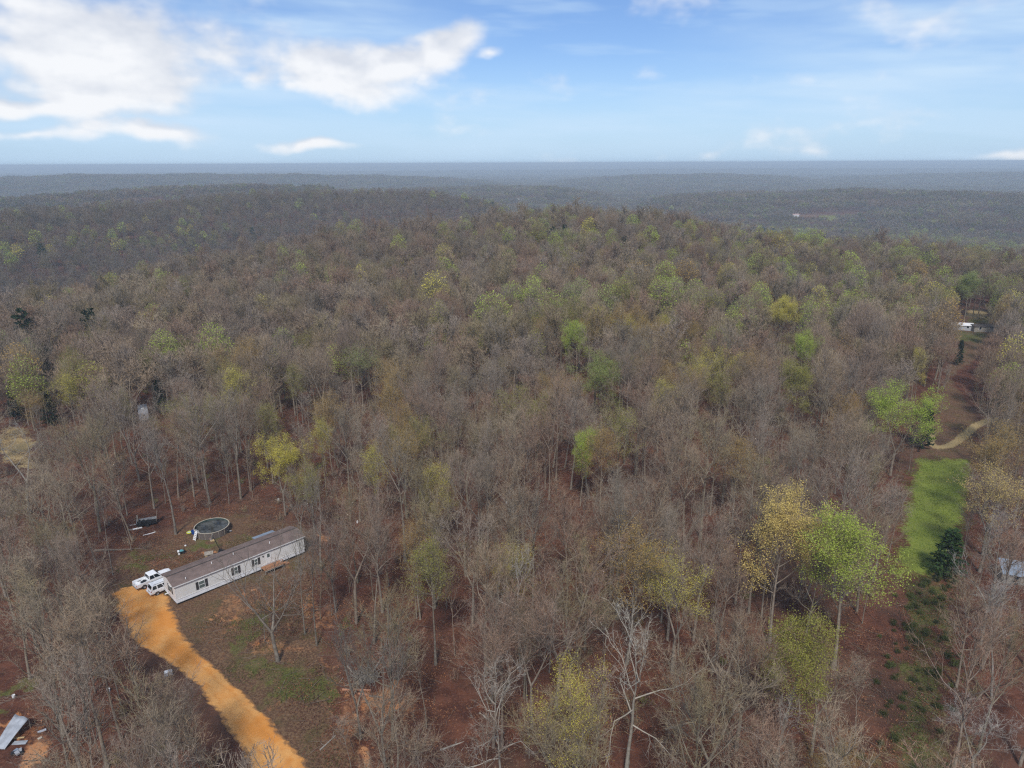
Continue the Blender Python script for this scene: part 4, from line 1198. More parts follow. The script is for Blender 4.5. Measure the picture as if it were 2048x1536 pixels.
        G.add(1, V, T, 2, np.repeat(g.uniform(.75, 1.2, size=(n, 1)) * np.ones((1, 3)), 4, 0))
    return G


def make_evergreen(seed, h, lod=0):
    g = np.random.default_rng(seed); G = TreeGeo()
    tp = grow(g, np.zeros(3), np.array([0, 0, 1.]), h * .95, 6, .2, .02); tp[0, 2] = -.3
    G.add(0, *tube_geo(tp, np.linspace(h * .014, .02, 7), 6), 0, .7)
    nb = 90 if lod == 0 else 40; P = []; D = []; L = []
    for k in range(nb):
        t = .1 + .89 * (k + g.uniform()) / nb; p, _ = interp_path(tp, t); a = k * 2.4 + g.uniform(-.3, .3)
        ln = h * .23 * (1.04 - t) ** .75 * g.uniform(.7, 1.15) + .2
        d = np.array([math.cos(a), math.sin(a), .25 * t - .02]); q = grow(g, p, unit(d), ln, 3, .03, .08)
        G.add(1, *tube_geo(q, [.04, .03, .02, .01], 3), 0, .6)
        for j in range(26 if lod == 0 else 14):
            pp, dq = interp_path(q, g.uniform(.15, 1) * .99); P.append(pp); D.append(unit(dq + g.normal(size=3) * .7)); L.append(g.uniform(.35, .75) * (1 if lod == 0 else 1.4))
    P = np.array(P); D = np.array(D); L = np.array(L)[:, None]; n = len(P)
    sd_ = unit(np.cross(D, g.normal(size=(n, 3)))) * L * .28
    V = np.stack([P - sd_ * .4, P + D * L * .5 - sd_, P + D * L, P + D * L * .5 + sd_], 1).reshape(-1, 3); k = np.arange(n)[:, None] * 4
    G.add(1, V, np.concatenate([k + [0, 1, 2], k + [0, 2, 3]]), 2, np.repeat(g.uniform(.6, 1.3, size=(n, 1)) * np.ones((1, 3)), 4, 0))
    return G


TM = [M['bark'], M['twig'], M['leaf']]


class Proto:
    def __init__(s, G, h, name):
        s.trunk = G.mesh(0, name + '_trunk', TM); s.crown = G.mesh(1, name + '_crown', TM); s.h = h
        v = np.concatenate(G.V[1]); s.rad = float(np.percentile(np.hypot(v[:, 0], v[:, 1]), 92)); s.top = float(v[:, 2].max())


BARE = []
for i, kw in enumerate([dict(), dict(fork=2, limbs=14), dict(base=.5, limbs=12, spread=.32), dict(fork=3, limbs=15, crook=.07), dict(base=.36, limbs=15, spread=.38, ang=(30, 60)),
                        dict(base=.55, limbs=11, spread=.28, ang=(20, 42)), dict(fork=2, limbs=13, crook=.08, lean=.08), dict(base=.45, spread=.4, ang=(36, 62), limbs=14), dict(base=.6, limbs=10, spread=.26), dict(fork=2, spread=.42, limbs=15, ang=(30, 58)), dict(base=.3, limbs=16, spread=.3, ang=(40, 70), lean=.06), dict(fork=3, spread=.3, limbs=12, crook=.09), dict(base=.5, limbs=12, spread=.36, lean=.12, crook=.08)]):
    BARE.append(Proto(make_tree(100 + i, 20.0, **kw), 20.0, 'bare'))
PALE = [Proto(make_tree(140 + i, 19.0, sub=5, tw=5, fine=3, crook=.11, limbtone=1.45, rad=.012, **kw), 19.0, 'pale') for i, kw in enumerate([dict(fork=2, limbs=11, ang=(35, 70), spread=.36), dict(base=.35, limbs=11, spread=.4, ang=(40, 75)), dict(fork=3, limbs=13, ang=(30, 60))])]
SPARSE = [Proto(make_tree(150 + i, 19.0, sub=5, tw=5, fine=3, crook=.06, rad=.0105, **kw), 19.0, 'sparse') for i, kw in enumerate([dict(fork=2, limbs=10, spread=.42, ang=(35, 65)), dict(base=.6, limbs=9, spread=.26, ang=(20, 40)), dict(fork=3, limbs=12, spread=.36)])]
LEAFY = [Proto(make_tree(160 + i, 18.0, leaves=.6, leafsize=.115, fine=4, burst=11, **kw), 18.0, 'leafy') for i, kw in enumerate([dict(base=.4, spread=.34), dict(fork=2, spread=.36), dict(base=.45, spread=.3, limbs=12), dict(fork=3, spread=.36, limbs=15)])]
BUD = [Proto(make_tree(170 + i, 18.0, leaves=.6, leafsize=.10, fine=4, burst=5, **kw), 18.0, 'budding') for i, kw in enumerate([dict(base=.42), dict(fork=2), dict(base=.5, spread=.3)])]
EVER = [Proto(make_evergreen(180 + i, 12.0), 12.0, 'evergreen') for i in range(2)]

TINTS = np.array([(.150, .118, .100), (.170, .133, .100), (.160, .112, .088), (.135, .118, .100), (.185, .155, .120), (.150, .128, .082), (.165, .140, .125)]) * 1.75 * np.array([.94, .885, .775])
LEAFC = dict(green=(.40, .47, .085), lime=(.42, .52, .085), yellow=(.60, .53, .10), gold=(.66, .51, .17), olive=(.31, .30, .065), bronze=(.42, .28, .085), dark=(.028, .05, .02), cedar=(.05, .095, .028), sage=(.28, .33, .10))

placed = []      # (x, y, crown radius)


def plant(name, label, cat, group, proto, x, y, h, tint, leaf=None, rz=None, zs=None):
    s = h / proto.h
    e = thing(name, label, cat, (x, y, tz(x, y)), rnd.uniform(0, 6.28) if rz is None else rz, group)
    sx = s * rnd.uniform(.9, 1.12) if zs is None else s * zs
    e.scale = (sx, sx, s)
    for nm, me in (('trunk', proto.trunk), ('crown', proto.crown)):
        c = link(nm, me, e)
        c['tint'] = tuple(float(v) for v in tint)
        c['leaf'] = tuple(float(v) for v in (leaf if leaf is not None else tint))
    placed.append((x, y, proto.rad * sx))
    return e


def base_of(px, py, z):
    """ground position of a trunk whose crown centre, z metres up, shows at this pixel"""
    d = ray(px, py); x = y = 0.0; g0 = 0.0
    for _ in range(6):
        t = (H - g0 - z) / -d[2]; x, y = d[0] * t, d[1] * t; g0 = tz(x, y)
    return x, y


# --- single trees one can tell apart: (column, row of the crown centre, height, kind, colour, width, label)
G_ = 'g'
SPECIAL = [
    ('L', 1695, 1155, 21, 'green', 1.35, 'bright green leafing tree rising beside the golden one near the meadow'),
    ('L', 1560, 1110, 21, 'gold', 1.15, 'golden yellow blossoming tree next to the bright green tree by the meadow'),
    ('L', 1575, 1350, 18, 'olive', 1.15, 'yellow green budding tree below the golden and bright green pair'),
    ('L', 560, 930, 16, 'yellow', 1.0, 'bright yellow leafing tree in the woods behind the mobile home'),
    ('B', 622, 985, 15, 'olive', 1.0, 'olive yellow budding tree just behind the far end of the mobile home'),
    ('B', 748, 960, 17, 'yellow', .7, 'narrow yellow green budding tree right of the pool clearing'),
    ('B', 535, 868, 17, 'olive', 1.0, 'olive budding tree behind the bright yellow tree'),
    ('B', 645, 895, 16, 'yellow', .8, 'sparse yellowish budding tree beside the bright yellow tree'),
    ('L', 1163, 918, 15, 'lime', .9, 'lone lime green tree standing in the middle of the brown woods'),
    ('B', 1205, 925, 16, 'bronze', 1.1, 'bronze budding tree touching the lone lime green tree'),
    ('L', 1205, 765, 19, 'sage', 1.3, 'large pale green tree rising above the central woods'),
    ('L', 1155, 690, 18, 'lime', 1.1, 'round lime green tree upslope of the large pale green tree'),
    ('L', 1800, 835, 20, 'lime', 1.2, 'tall bright green tree at the edge of the dirt track loop'),
    ('B', 1440, 797, 17, 'olive', 1.2, 'olive green budding tree in the woods between meadow and pale green tree'),
    ('L', 1600, 785, 18, 'olive', 1.3, 'broad olive green crown in the woods left of the meadow'),
    ('B', 1262, 1165, 19, 'bronze', 1.2, 'tall bronze budding tree over the red leaf floor'),
    ('B', 1355, 1200, 17, 'yellow', 1.0, 'thin yellowish budding tree beside the tall bronze one'),
    ('B', 865, 1175, 18, 'olive', 1.0, 'olive bronze budding tree right of the mobile home clearing'),
    ('B', 835, 1120, 15, 'bronze', .9, 'small bronze budding tree behind the olive bronze one'),
    ('B', 720, 745, 17, 'sage', 1.5, 'wide sage green budding tree in the upper woods behind the yard'),
    ('B', 590, 778, 17, 'olive', 1.0, 'olive tinged tree in the upper woods left of the sage green one'),
    ('B', 140, 800, 17, 'yellow', 1.0, 'yellow green budding tree between two dark cedars'),
    ('E', 95, 812, 11, 'dark', 1.0, 'dark evergreen cedar beside the yellow green budding tree'),
    ('E', 28, 800, 11, 'dark', .9, 'dark evergreen cedar above the tan field'),
    ('E', 1900, 1105, 9, 'cedar', 1.5, 'dark green cedar on the right edge of the grass strip'),
    ('E', 1850, 850, 12, 'dark', 1.1, 'dark cedar under the tall bright green tree by the dirt track'),
    ('E', 1920, 705, 9, 'dark', .8, 'small dark evergreen in front of the distant white roofed house'),
    ('E', 320, 790, 11, 'dark', .8, 'dark evergreen behind the pale camper in the woods'),
    ('L', 1840, 742, 15, 'yellow', .7, 'slim yellow tree beside the overgrown lane'),
    ('L', 1940, 580, 20, 'sage', 1.3, 'large green tree beyond the distant white roofed house'),
    ('B', 1985, 1020, 17, 'gold', 1.3, 'gold budding tree at the right side of the grass strip'),
    ('B', 1990, 915, 18, 'bronze', 1.4, 'broad tan budding tree behind the cedar at the grass strip'),
    ('B', 1475, 940, 17, 'bronze', 1.2, 'bronze tinged round crown left of the golden tree'),
    ('L', 1610, 715, 16, 'lime', .8, 'small lime tree high in the woods upslope of the broad olive crown'),
    ('E', 1528, 428, 22, 'dark', 2.0, 'dark pine left of the rusty roofed barn in the valley'),
    ('E', 1548, 430, 20, 'dark', 2.2, 'broad dark pine beside the rusty roofed barn'),
    ('E', 1512, 430, 18, 'dark', 2.0, 'smaller dark pine at the left end of the valley pine row'),
    ('L', 1560, 640, 17, 'yellow', 1.2, 'yellow green tree cluster far up the right hand woods'),
]
for kind, px, py, h, colr, wd, lab in SPECIAL:
    pr = rnd.choice({'L': LEAFY, 'B': BUD, 'E': EVER}[kind])
    x, y = base_of(px, py, h * (.68 if kind != 'E' else .5))
    nm = {'L': 'leafing_tree', 'B': 'budding_tree', 'E': 'evergreen_tree'}[kind]
    plant(nm, lab, 'tree', None, pr, x, y, h, TINTS[rnd.randrange(len(TINTS))], LEAFC[colr], zs=wd)

# pale limbed and thin trees with their trunk foot given in photo pixels
FOOT = [
    ('P', 1002, 1600, 17, .9, 'white limbed tree with crooked bare branches over red leaves', (.36, .33, .28)),
    ('P', 1252, 1556, 21, 1.0, 'tall pale tree forking into two grey trunks low down', (.36, .33, .27)),
    ('P', 1040, 1345, 18, .8, 'dark trunked tree with bleached upper limbs in the central woods', (.36, .33, .29)),
    ('P', 1550, 1600, 13, .9, 'bleached snag of bare white limbs beneath the yellow green tree', (.36, .33, .28)),
    ('P', 1020, 1150, 15, .7, 'pale snag standing deep in the brown woods', (.36, .33, .28)),
    ('Y', 556, 1325, 18, 1.25, 'thin bare tree standing in the yard before the mobile home wall', (.20, .17, .14)),
    ('S', 610, 1268, 17, .6, 'slim pale bare tree at the far corner of the mobile home', (.24, .225, .18)),
    ('S', 530, 1284, 9, .6, 'short thin bare tree in the front yard', (.15, .13, .11)),
    ('S', 642, 1140, 17, .9, 'slim bare tree just beyond the far end of the mobile home', (.22, .19, .15)),
    ('A', 606, 1082, 12, .9, 'small bushy bare tree overhanging the far end of the roof', (.27, .24, .19)),
    ('A', 672, 1225, 15, .8, 'grey bare tree at the edge of the front yard woods', (.24, .21, .18)),
    ('S', 634, 1292, 17, .7, 'dark slim bare tree beside the orange clay strip', (.12, .105, .09)),
    ('S', 352, 1070, 20, 1.1, 'tall bare tree between the trailer and the round pool', (.19, .165, .14)),
    ('N', 226, 1150, 17, .55, 'leaning slim bare tree left of the pickup truck', (.17, .15, .13)),
    ('S', 722, 1476, 18, .7, 'slim dark bare tree growing from the clay patch', (.13, .12, .105)),
    ('S', 772, 1545, 20, .7, 'straight slim bare tree right of the clay patch', (.14, .135, .115)),
    ('P', 1960, 1290, 15, 1.1, 'pale spreading bare tree under the blue roof at the lane', (.26, .25, .22)),
    ('A', 1985, 1400, 15, 1.1, 'ash grey bushy bare tree on the right bank of the lane', (.30, .27, .24)),
    ('A', 2050, 1330, 17, 1.1, 'tan bare tree behind the ash grey one on the right bank of the lane', (.30, .24, .18)),
    ('A', 1950, 1560, 10, 1.4, 'low silvery bare thicket tree at the foot of the lane', (.36, .33, .29)),
    ('A', 2040, 1530, 14, 1.2, 'reddish bare tree behind the silvery thicket at the lane', (.28, .20, .15)),
    ('A', 1985, 1195, 15, 1.1, 'grey bare tree between the cedar and the blue roofed shed', (.28, .25, .22)),
    ('A', 1965, 1110, 16, 1.1, 'brown bare tree crowding the cedar at the grass strip', (.25, .20, .16)),
    ('P', 60, 1030, 19, .9, 'pale leaning tree with long bare limbs left of the trailer', (.27, .26, .23)),
]
for kind, px, py, h, wd, lab, tint in FOOT:
    p = flatpoly([(px, py)])[0]
    pr = rnd.choice({'P': PALE, 'S': SPARSE, 'A': BARE, 'Y': SPARSE[2:], 'N': SPARSE[1:2]}[kind])
    plant('bare_tree', lab, 'tree', None, pr, p[0], p[1], h, tint, zs=wd)

# --- the wood: a jittered scatter that leaves the clearings open
KEEP = [  # photo areas that stay open to view
    [(208, 1195), (240, 1130), (330, 1095), (470, 1020), (500, 1040), (618, 1050), (618, 1130), (590, 1230), (560, 1345), (640, 1350), (655, 1536), (455, 1560), (368, 1390), (300, 1325), (228, 1290)],
    [(258, 1010), (325, 1010), (330, 1068), (255, 1070)], [(372, 1022), (470, 1022), (470, 1085), (372, 1085)],
    [(1830, 905), (1930, 905), (1925, 1000), (1905, 1150), (1800, 1150), (1812, 1000)], [(1805, 1150), (1885, 1150), (1878, 1300), (1865, 1536), (1780, 1536), (1805, 1300)],
    [(1862, 850), (1960, 830), (1950, 910), (1850, 910)], [(1905, 760), (1940, 660), (1970, 660), (1945, 760), (1930, 840), (1890, 840)], [(1912, 645), (1985, 645), (1985, 680), (1912, 680)],
    [(0, 855), (66, 855), (60, 925), (0, 935)], [(0, 1415), (60, 1430), (110, 1480), (80, 1536), (0, 1536)], [(278, 800), (304, 800), (304, 848), (278, 848)], [(1998, 1122), (2040, 1122), (2040, 1165), (1998, 1165)]]


def scatter(d0, d1, sp, half=R(39.5), seed=0):
    g = np.random.default_rng(seed)
    n = int((2 * d1) / sp) + 2
    gx, gy = np.meshgrid(np.arange(n) * sp - d1, np.arange(n) * sp)
    x = (gx + g.uniform(-.46, .46, gx.shape) * sp).ravel(); y = (gy + g.uniform(-.46, .46, gx.shape) * sp).ravel()
    d = np.hypot(x, y); k = (d >= d0) & (d < d1) & (np.abs(np.arctan2(x, y)) < half)
    return x[k], y[k], g


def open_ground(x, y):
    return (sdpoly(YARD, x, y) < 1.0) | (sdpoly(DRIVE_W, x, y) < 1.5) | (sdpoly(MEADOW, x, y) < 3) | (sdpoly(LANE, x, y) < 0) | (sdpoly(LANE_FAR, x, y) < 1)


def hides_special(x, y, h):
    z = terrain(x, y); bad = np.zeros(len(x), bool); d = np.hypot(x, y)
    for kind, px, py, hs, colr, wd, lab in SPECIAL:
        sx_, sy_ = base_of(px, py, hs * .68); ds = math.hypot(sx_, sy_)
        r = hs * .22 * wd * F / math.hypot(ds, H) * .85
        for f in (.55, .75, .95):
            q = project(np.stack([x, y, z + h * f], 1))
            rr = np.hypot((q[:, 0] - px) / (r + 2.2 * F / d), (q[:, 1] - py) / (r * 1.1 + 1.2 * F / d))
            bad |= (rr < 1) & (d < ds)
    return bad


def veto(x, y, h, rad):
    """true where a tree would stand in, or hang over, a place the photograph shows open"""
    z = terrain(x, y); bad = np.zeros(len(x), bool)
    for f in (.05, .35, .6, .85):
        for sx in ((-.6, 0, .6) if f > .5 else (0,)):
            q = project(np.stack([x + rad * sx, y, z + h * f], 1))
            for poly in KEEP: bad |= inpix(poly, q) < 0
    return bad


def thin_by(x, y, r):
    keep = np.ones(len(x), bool)
    for a, b, rr in placed: keep &= np.hypot(x - a, y - b) > r + rr * .35
    return keep


def pick_tints(g, n): 
    t = TINTS[g.integers(0, len(TINTS), n)] * g.uniform(.85, 1.15, (n, 1))
    return t


def greenness(x, y):
    """how often a tree in this part of the wood has leafed out"""
    q = project(np.stack([x, y, terrain(x, y) + 12], 1))
    px, py = q[:, 0], q[:, 1]
    p = .045 + .42 * np.exp(-((py - 560) / 110) ** 2) * sstep(px, 800, 1150) + .22 * np.exp(-((py - 490) / 26) ** 2) * (1 - sstep(px, 350, 520)) + .05 * np.exp(-((py - 850) / 90) ** 2) * (1 - sstep(px, 700, 900))
    p = p * (.35 + 1.3 * np.clip(w_mask2(x * .35, y * .35) * .7 + .5, 0, 1))
    return np.clip(p, 0, .5)


x, y, g = scatter(52, 330, 6.5, seed=11)
h = np.clip(g.normal(17.8, 2.6, len(x)), 10, 23.5); rad = h * .2
k = ~open_ground(x, y) & ~veto(x, y, h, rad) & thin_by(x, y, 2.2) & ~hides_special(x, y, h)
x, y, h = x[k], y[k], h[k]
d = np.hypot(x, y); order = np.argsort(d)
x, y, h, d = x[order], y[order], h[order], d[order]
gp = greenness(x, y); isg = g.uniform(size=len(x)) < gp * 1.3
q = project(np.stack([x, y, terrain(x, y) + h * .7], 1))
inside = (q[:, 0] > -60) & (q[:, 0] < 2108) & (q[:, 1] < 1600)
nb = ng = 0
TINTN = ['purplish grey', 'tan brown', 'reddish brown', 'dark grey', 'pale tan', 'olive brown', 'ash grey']; FORKED = (1, 3, 6, 9, 11)


def zone(a, b):
    if a > 58: return 'beside the grass strip and lane'
    if a < -24 and b < 98: return 'in the brush left of the dirt driveway'
    if b < 112: return 'on the red leaf floor right of the yard'
    if a < -14: return 'in the woods behind the pool and trailer'
    return 'deep in the brown woods beyond the yard'


rest_mask = np.ones(len(x), bool)
for i in range(len(x)):
    if not inside[i]: continue
    if isg[i]:
        if ng >= 60: continue
        ng += 1; c = ['olive', 'yellow', 'bronze', 'olive', 'bronze'][g.integers(0, 5)]
        plant('budding_tree', 'tree hazed with ' + c + ' buds ' + zone(x[i], y[i]), 'tree', c + ' budding trees ' + zone(x[i], y[i]), BUD[g.integers(0, len(BUD))], x[i], y[i], h[i] * .95, pick_tints(g, 1)[0], LEAFC[c])
    else:
        if nb >= 285: continue
        nb += 1
        ti = int(g.integers(0, len(TINTS))); bi = int(g.integers(0, len(BARE)))
        lab = ('forked ' if bi in FORKED else 'single stemmed ') + TINTN[ti] + ' bare tree ' + zone(x[i], y[i])
        plant('bare_tree', lab, 'tree', lab.replace('bare tree', 'bare trees'), BARE[bi], x[i], y[i], h[i], TINTS[ti] * g.uniform(.88, 1.12))
    rest_mask[i] = False
fx, fy, fh = [x[rest_mask]], [y[rest_mask]], [h[rest_mask]]
print('near trees', nb, ng, 'left', rest_mask.sum(), 'to distance', d[~rest_mask].max())

# --- the rest of the wood as one mass
LOD = []     # (mesh, height)
src = bpy.data.collections.new('forest_sources')


def add_src(me, h):
    o = bpy.data.objects.new('src_%03d' % len(LOD), me); src.objects.link(o); LOD.append(h); return len(LOD) - 1


def make_dome(seed, h, n, w, limbs=9, rx=.25, rz=.27, leaves=0, leafsize=.5, lobes=5):
    """a tree as seen from afar: trunk, ascending limbs and a rounded, lobed shell of fine twigs"""
    g = np.random.default_rng(seed); G = TreeGeo()
    tp = grow(g, np.zeros(3), np.array([g.normal() * .04, g.normal() * .04, 1.]), h * .62, 4, .05, .03); tp[0, 2] = -.4
    G.add(0, *tube_geo(tp, np.linspace(h * .0125, h * .006, 5), 4), 0, 1.0)
    c0 = np.array([tp[-1, 0], tp[-1, 1], h * (1 - rz)]); fork = interp_path(tp, .72)[0]
    cs = [(c0 + np.array([0, 0, h * .05]), h * rx * .8, h * rz * .95)]
    for k in range(lobes):
        a = 6.283 * k / lobes + g.uniform(-.4, .4); q = h * rx * g.uniform(.45, .62)
        cs.append((c0 + np.array([math.cos(a) * q, math.sin(a) * q, -h * rz * g.uniform(.05, .4)]), h * rx * g.uniform(.42, .6), h * rz * g.uniform(.45, .7)))
    for k in range(limbs):
        c, r1, r2 = cs[k % len(cs)]; e_ = c + g.normal(size=3) * r1 * .3; m = (fork + e_) / 2 + np.array([0, 0, -h * .02]) + g.normal(size=3) * .3
        G.add(1, *tube_geo([fork, m, e_], [h * .006, h * .004, .02], 3), 0, g.uniform(.85, 1.1))
    wts = np.array([r1 * r2 for _, r1, r2 in cs]); idx = g.choice(len(cs), n, p=wts / wts.sum())
    C = np.array([c for c, _, _ in cs])[idx]; R1 = np.array([r for _, r, _ in cs])[idx][:, None]; R2 = np.array([r for _, _, r in cs])[idx][:, None]
    D = unit(g.normal(size=(n, 3)) + np.array([0, 0, .45])); rho = g.uniform(.35, .98, (n, 1)) ** .6
    P = C + D * np.concatenate([R1, R1, R2], 1) * rho
    E_ = unit(unit(P - fork) + D * .3 + np.array([0, 0, .45]) + g.normal(size=(n, 3)) * .28); L = h * g.uniform(.035, .085, (n, 1))
    s_ = unit(np.cross(E_, g.normal(size=(n, 3)))) * w * g.uniform(.6, 1.2, (n, 1))
    G.add(1, np.stack([P - E_ * L * .5 - s_, P - E_ * L * .5 + s_, P + E_ * L * .6], 1).reshape(-1, 3), np.arange(3 * n).reshape(-1, 3), 1, np.repeat(g.uniform(.72, 1.3, (n, 1)) * np.ones((1, 3)), 3, 0))
    if leaves:
        m = int(n * leaves); Q = (P + E_ * L * .5)[:m]; a = unit(g.normal(size=(m, 3))); b = unit(np.cross(a, g.normal(size=(m, 3)))); q = leafsize * g.uniform(.5, 1.2, (m, 1))
        V = np.stack([Q - a * q * .5, Q + b * q * .4, Q + a * q * .5, Q - b * q * .4], 1).reshape(-1, 3); k = np.arange(m)[:, None] * 4
        G.add(1, V, np.concatenate([k + [0, 1, 2], k + [0, 2, 3]]), 2, np.repeat(g.uniform(.65, 1.3, (m, 1)) * np.ones((1, 3)), 4, 0))
    return G


DV = [dict(rx=.22), dict(lobes=4, rx=.24, rz=.3), dict(lobes=6, rx=.21, rz=.32), dict(lobes=3, rx=.19, rz=.33), dict(lobes=6, rx=.26, rz=.27), dict(lobes=5, rx=.26, rz=.25), dict(lobes=2, rx=.2, rz=.32)]
MIDB = [add_src(make_dome(300 + i, 19.0, 2300, .031, 12, **kw).merged('midbare', TM), 19.0) for i, kw in enumerate(DV[:5])] + [add_src(make_tree(310 + i, 20.0, lod=1, sub=6, tw=7, fine=3, tww=.06, **kw).merged('midtwig', TM), 20.0) for i, kw in enumerate([dict(), dict(fork=2), dict(base=.5, spread=.3), dict(fork=3, limbs=15), dict(base=.38, spread=.36), dict(base=.55, spread=.28, lean=.08)])]
MIDL = [add_src(make_dome(320 + i, 19.0, 2300, .035, 9, leaves=lv, leafsize=.3, **DV[i]).merged('midleaf', TM), 19.0) for i, lv in enumerate((1., 1., .8, .6, .9))]
MIDE = [add_src(make_evergreen(330 + i, 14.0, 1).merged('midever', TM), 14.0) for i in range(2)]


FARB = [add_src(make_dome(340 + i, 19.0, 700, .075, 6, **kw).merged('farbare', TM), 19.0) for i, kw in enumerate(DV)]
FARL = [add_src(make_dome(350 + i, 19.0, 760, .08, 5, leaves=lv, leafsize=.5, **DV[i]).merged('farleaf', TM), 19.0) for i, lv in enumerate((1., .8, .5))]


def make_patch(seed, size=50.0, n=46):
    """a far-off piece of canopy: ragged crowns of upright slivers"""
    g = np.random.default_rng(seed); G = TreeGeo(); sl = []
    m = int(math.sqrt(n)); 
    for i in range(m):
        for j in range(m):
            cx = ((i + .5 + g.uniform(-.42, .42)) / m - .5) * size; cy = ((j + .5 + g.uniform(-.42, .42)) / m - .5) * size
            hh = g.uniform(14, 20.5); r = g.uniform(3.0, 5.2)
            u = g.uniform(size=100); a = g.uniform(0, 6.283, 100); rr = np.sqrt(u) * r
            zz = hh - r * 1.25 * (rr / r) ** 2 - g.uniform(0, 3.2, 100)
            P = np.stack([cx + rr * np.cos(a), cy + rr * np.sin(a), zz], 1)
            D = unit(np.stack([np.cos(a) * rr / r * .9, np.sin(a) * rr / r * .9, np.ones(100)], 1) + g.normal(size=(100, 3)) * .35)
            leafy = g.uniform() < .10
            c = np.array([1, 1, 1.]) * g.uniform(.72, 1.25)
            if leafy: c = c * np.array([1.05, 1.45, .55])
            elif g.uniform() < .2: c = c * np.array([1.1, 1.08, .75])
            L = g.uniform(1.0, 2.2, (100, 1)); w = g.uniform(.22, .42, (100, 1)) * (1.5 if leafy else 1)
            s_ = unit(np.cross(D, g.normal(size=(100, 3)))) * w
            V = np.stack([P - s_, P + s_, P + D * L], 1).reshape(-1, 3)
            G.add(1, V, np.arange(300).reshape(-1, 3), 1, c[None, :] * np.repeat(g.uniform(.8, 1.2, (100, 1)), 3, 0))
            # trunk
            G.add(1, [(cx - .25, cy, -1), (cx + .25, cy, -1), (cx, cy, hh - 3)], [(0, 1, 2)], 1, c)
    return G.merged('patch', TM)


PATCH = [add_src(make_patch(400 + i), 1.0) for i in range(6)]

allp = dict(x=[], y=[], s=[], sx=[], v=[], t=[], l=[], r=[])


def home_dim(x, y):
    """past the home hill, cloud shadow and darker twigs are put into the tint"""
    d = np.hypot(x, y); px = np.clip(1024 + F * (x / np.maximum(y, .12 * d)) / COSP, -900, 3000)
    return 1 - .24 * sstep(d, np.interp(px, EDGE[:, 0], EDGE[:, 2]) - 20, np.interp(px, EDGE[:, 0], EDGE[:, 2]) + 90)  # step at the crest: shade painted into the twig colour


def emit(x, y, h, g, gp, MIDL=MIDL, MIDB=MIDB, dim=1.0):
    n = len(x); isg = g.uniform(size=n) < gp; ise = g.uniform(size=n) < .006
    v = np.where(isg, np.array(MIDL)[g.integers(0, len(MIDL), n)], np.array(MIDB)[g.integers(0, len(MIDB), n)])
    v = np.where(ise, np.array(MIDE)[g.integers(0, len(MIDE), n)], v)
    s = h / np.array(LOD)[v]
    pal = np.array([LEAFC[c] for c in ('green', 'lime', 'olive', 'olive', 'sage', 'lime', 'yellow', 'bronze', 'olive')])
    lf = pal[g.integers(0, len(pal), n)] * g.uniform(.85, 1.3, (n, 1)); lf[ise] = LEAFC['dark']
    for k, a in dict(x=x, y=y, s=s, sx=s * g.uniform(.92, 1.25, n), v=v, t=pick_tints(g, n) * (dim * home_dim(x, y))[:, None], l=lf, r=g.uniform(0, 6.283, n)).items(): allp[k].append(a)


x = np.concatenate(fx); y = np.concatenate(fy); h = np.concatenate(fh)
g = np.random.default_rng(21)
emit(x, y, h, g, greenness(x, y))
for d0, d1, sp, sd_ in ((330, 600, 6.8, 22), (600, 900, 7.2, 24), (900, 1350, 8.0, 23)):
    x, y, g = scatter(d0, d1, sp, seed=sd_)
    h = np.clip(g.normal(17.5, 2.4, len(x)), 11, 23) + 1.2 * w_mask2(x, y)
    fm, _ = fieldmask(x, y)
    k = ~veto(x, y, h * .8, h * .18) & (fm < .4) & thin_by(x, y, 2.5) & ~hides_special(x, y, h)
    emit(x[k], y[k], h[k], g, greenness(x[k], y[k]), *((MIDL, MIDB, .86) if d0 < 500 else (FARL, FARB, .84)))  # dim factor puts the far crowns' self-shadow into their twig tint
x, y, g = scatter(1350, 6500, 46, seed=25)
fm, _ = fieldmask(x, y); k = fm < .35; x, y = x[k], y[k]; n = len(x)
for k_, a in dict(x=x, y=y, s=g.uniform(.85, 1.12, n), sx=np.full(n, 1.05), v=np.array(PATCH)[g.integers(0, len(PATCH), n)], t=pick_tints(g, n) * .6, l=pick_tints(g, n), r=g.integers(0, 4, n) * 1.5708 + g.uniform(-.3, .3, n)).items(): allp[k_].append(a)  # patch tints darkened: canopy self-shadow painted into the colour
A_ = {k: np.concatenate(v) for k, v in allp.items()}
N_ = len(A_['x']); print('mass instances', N_)


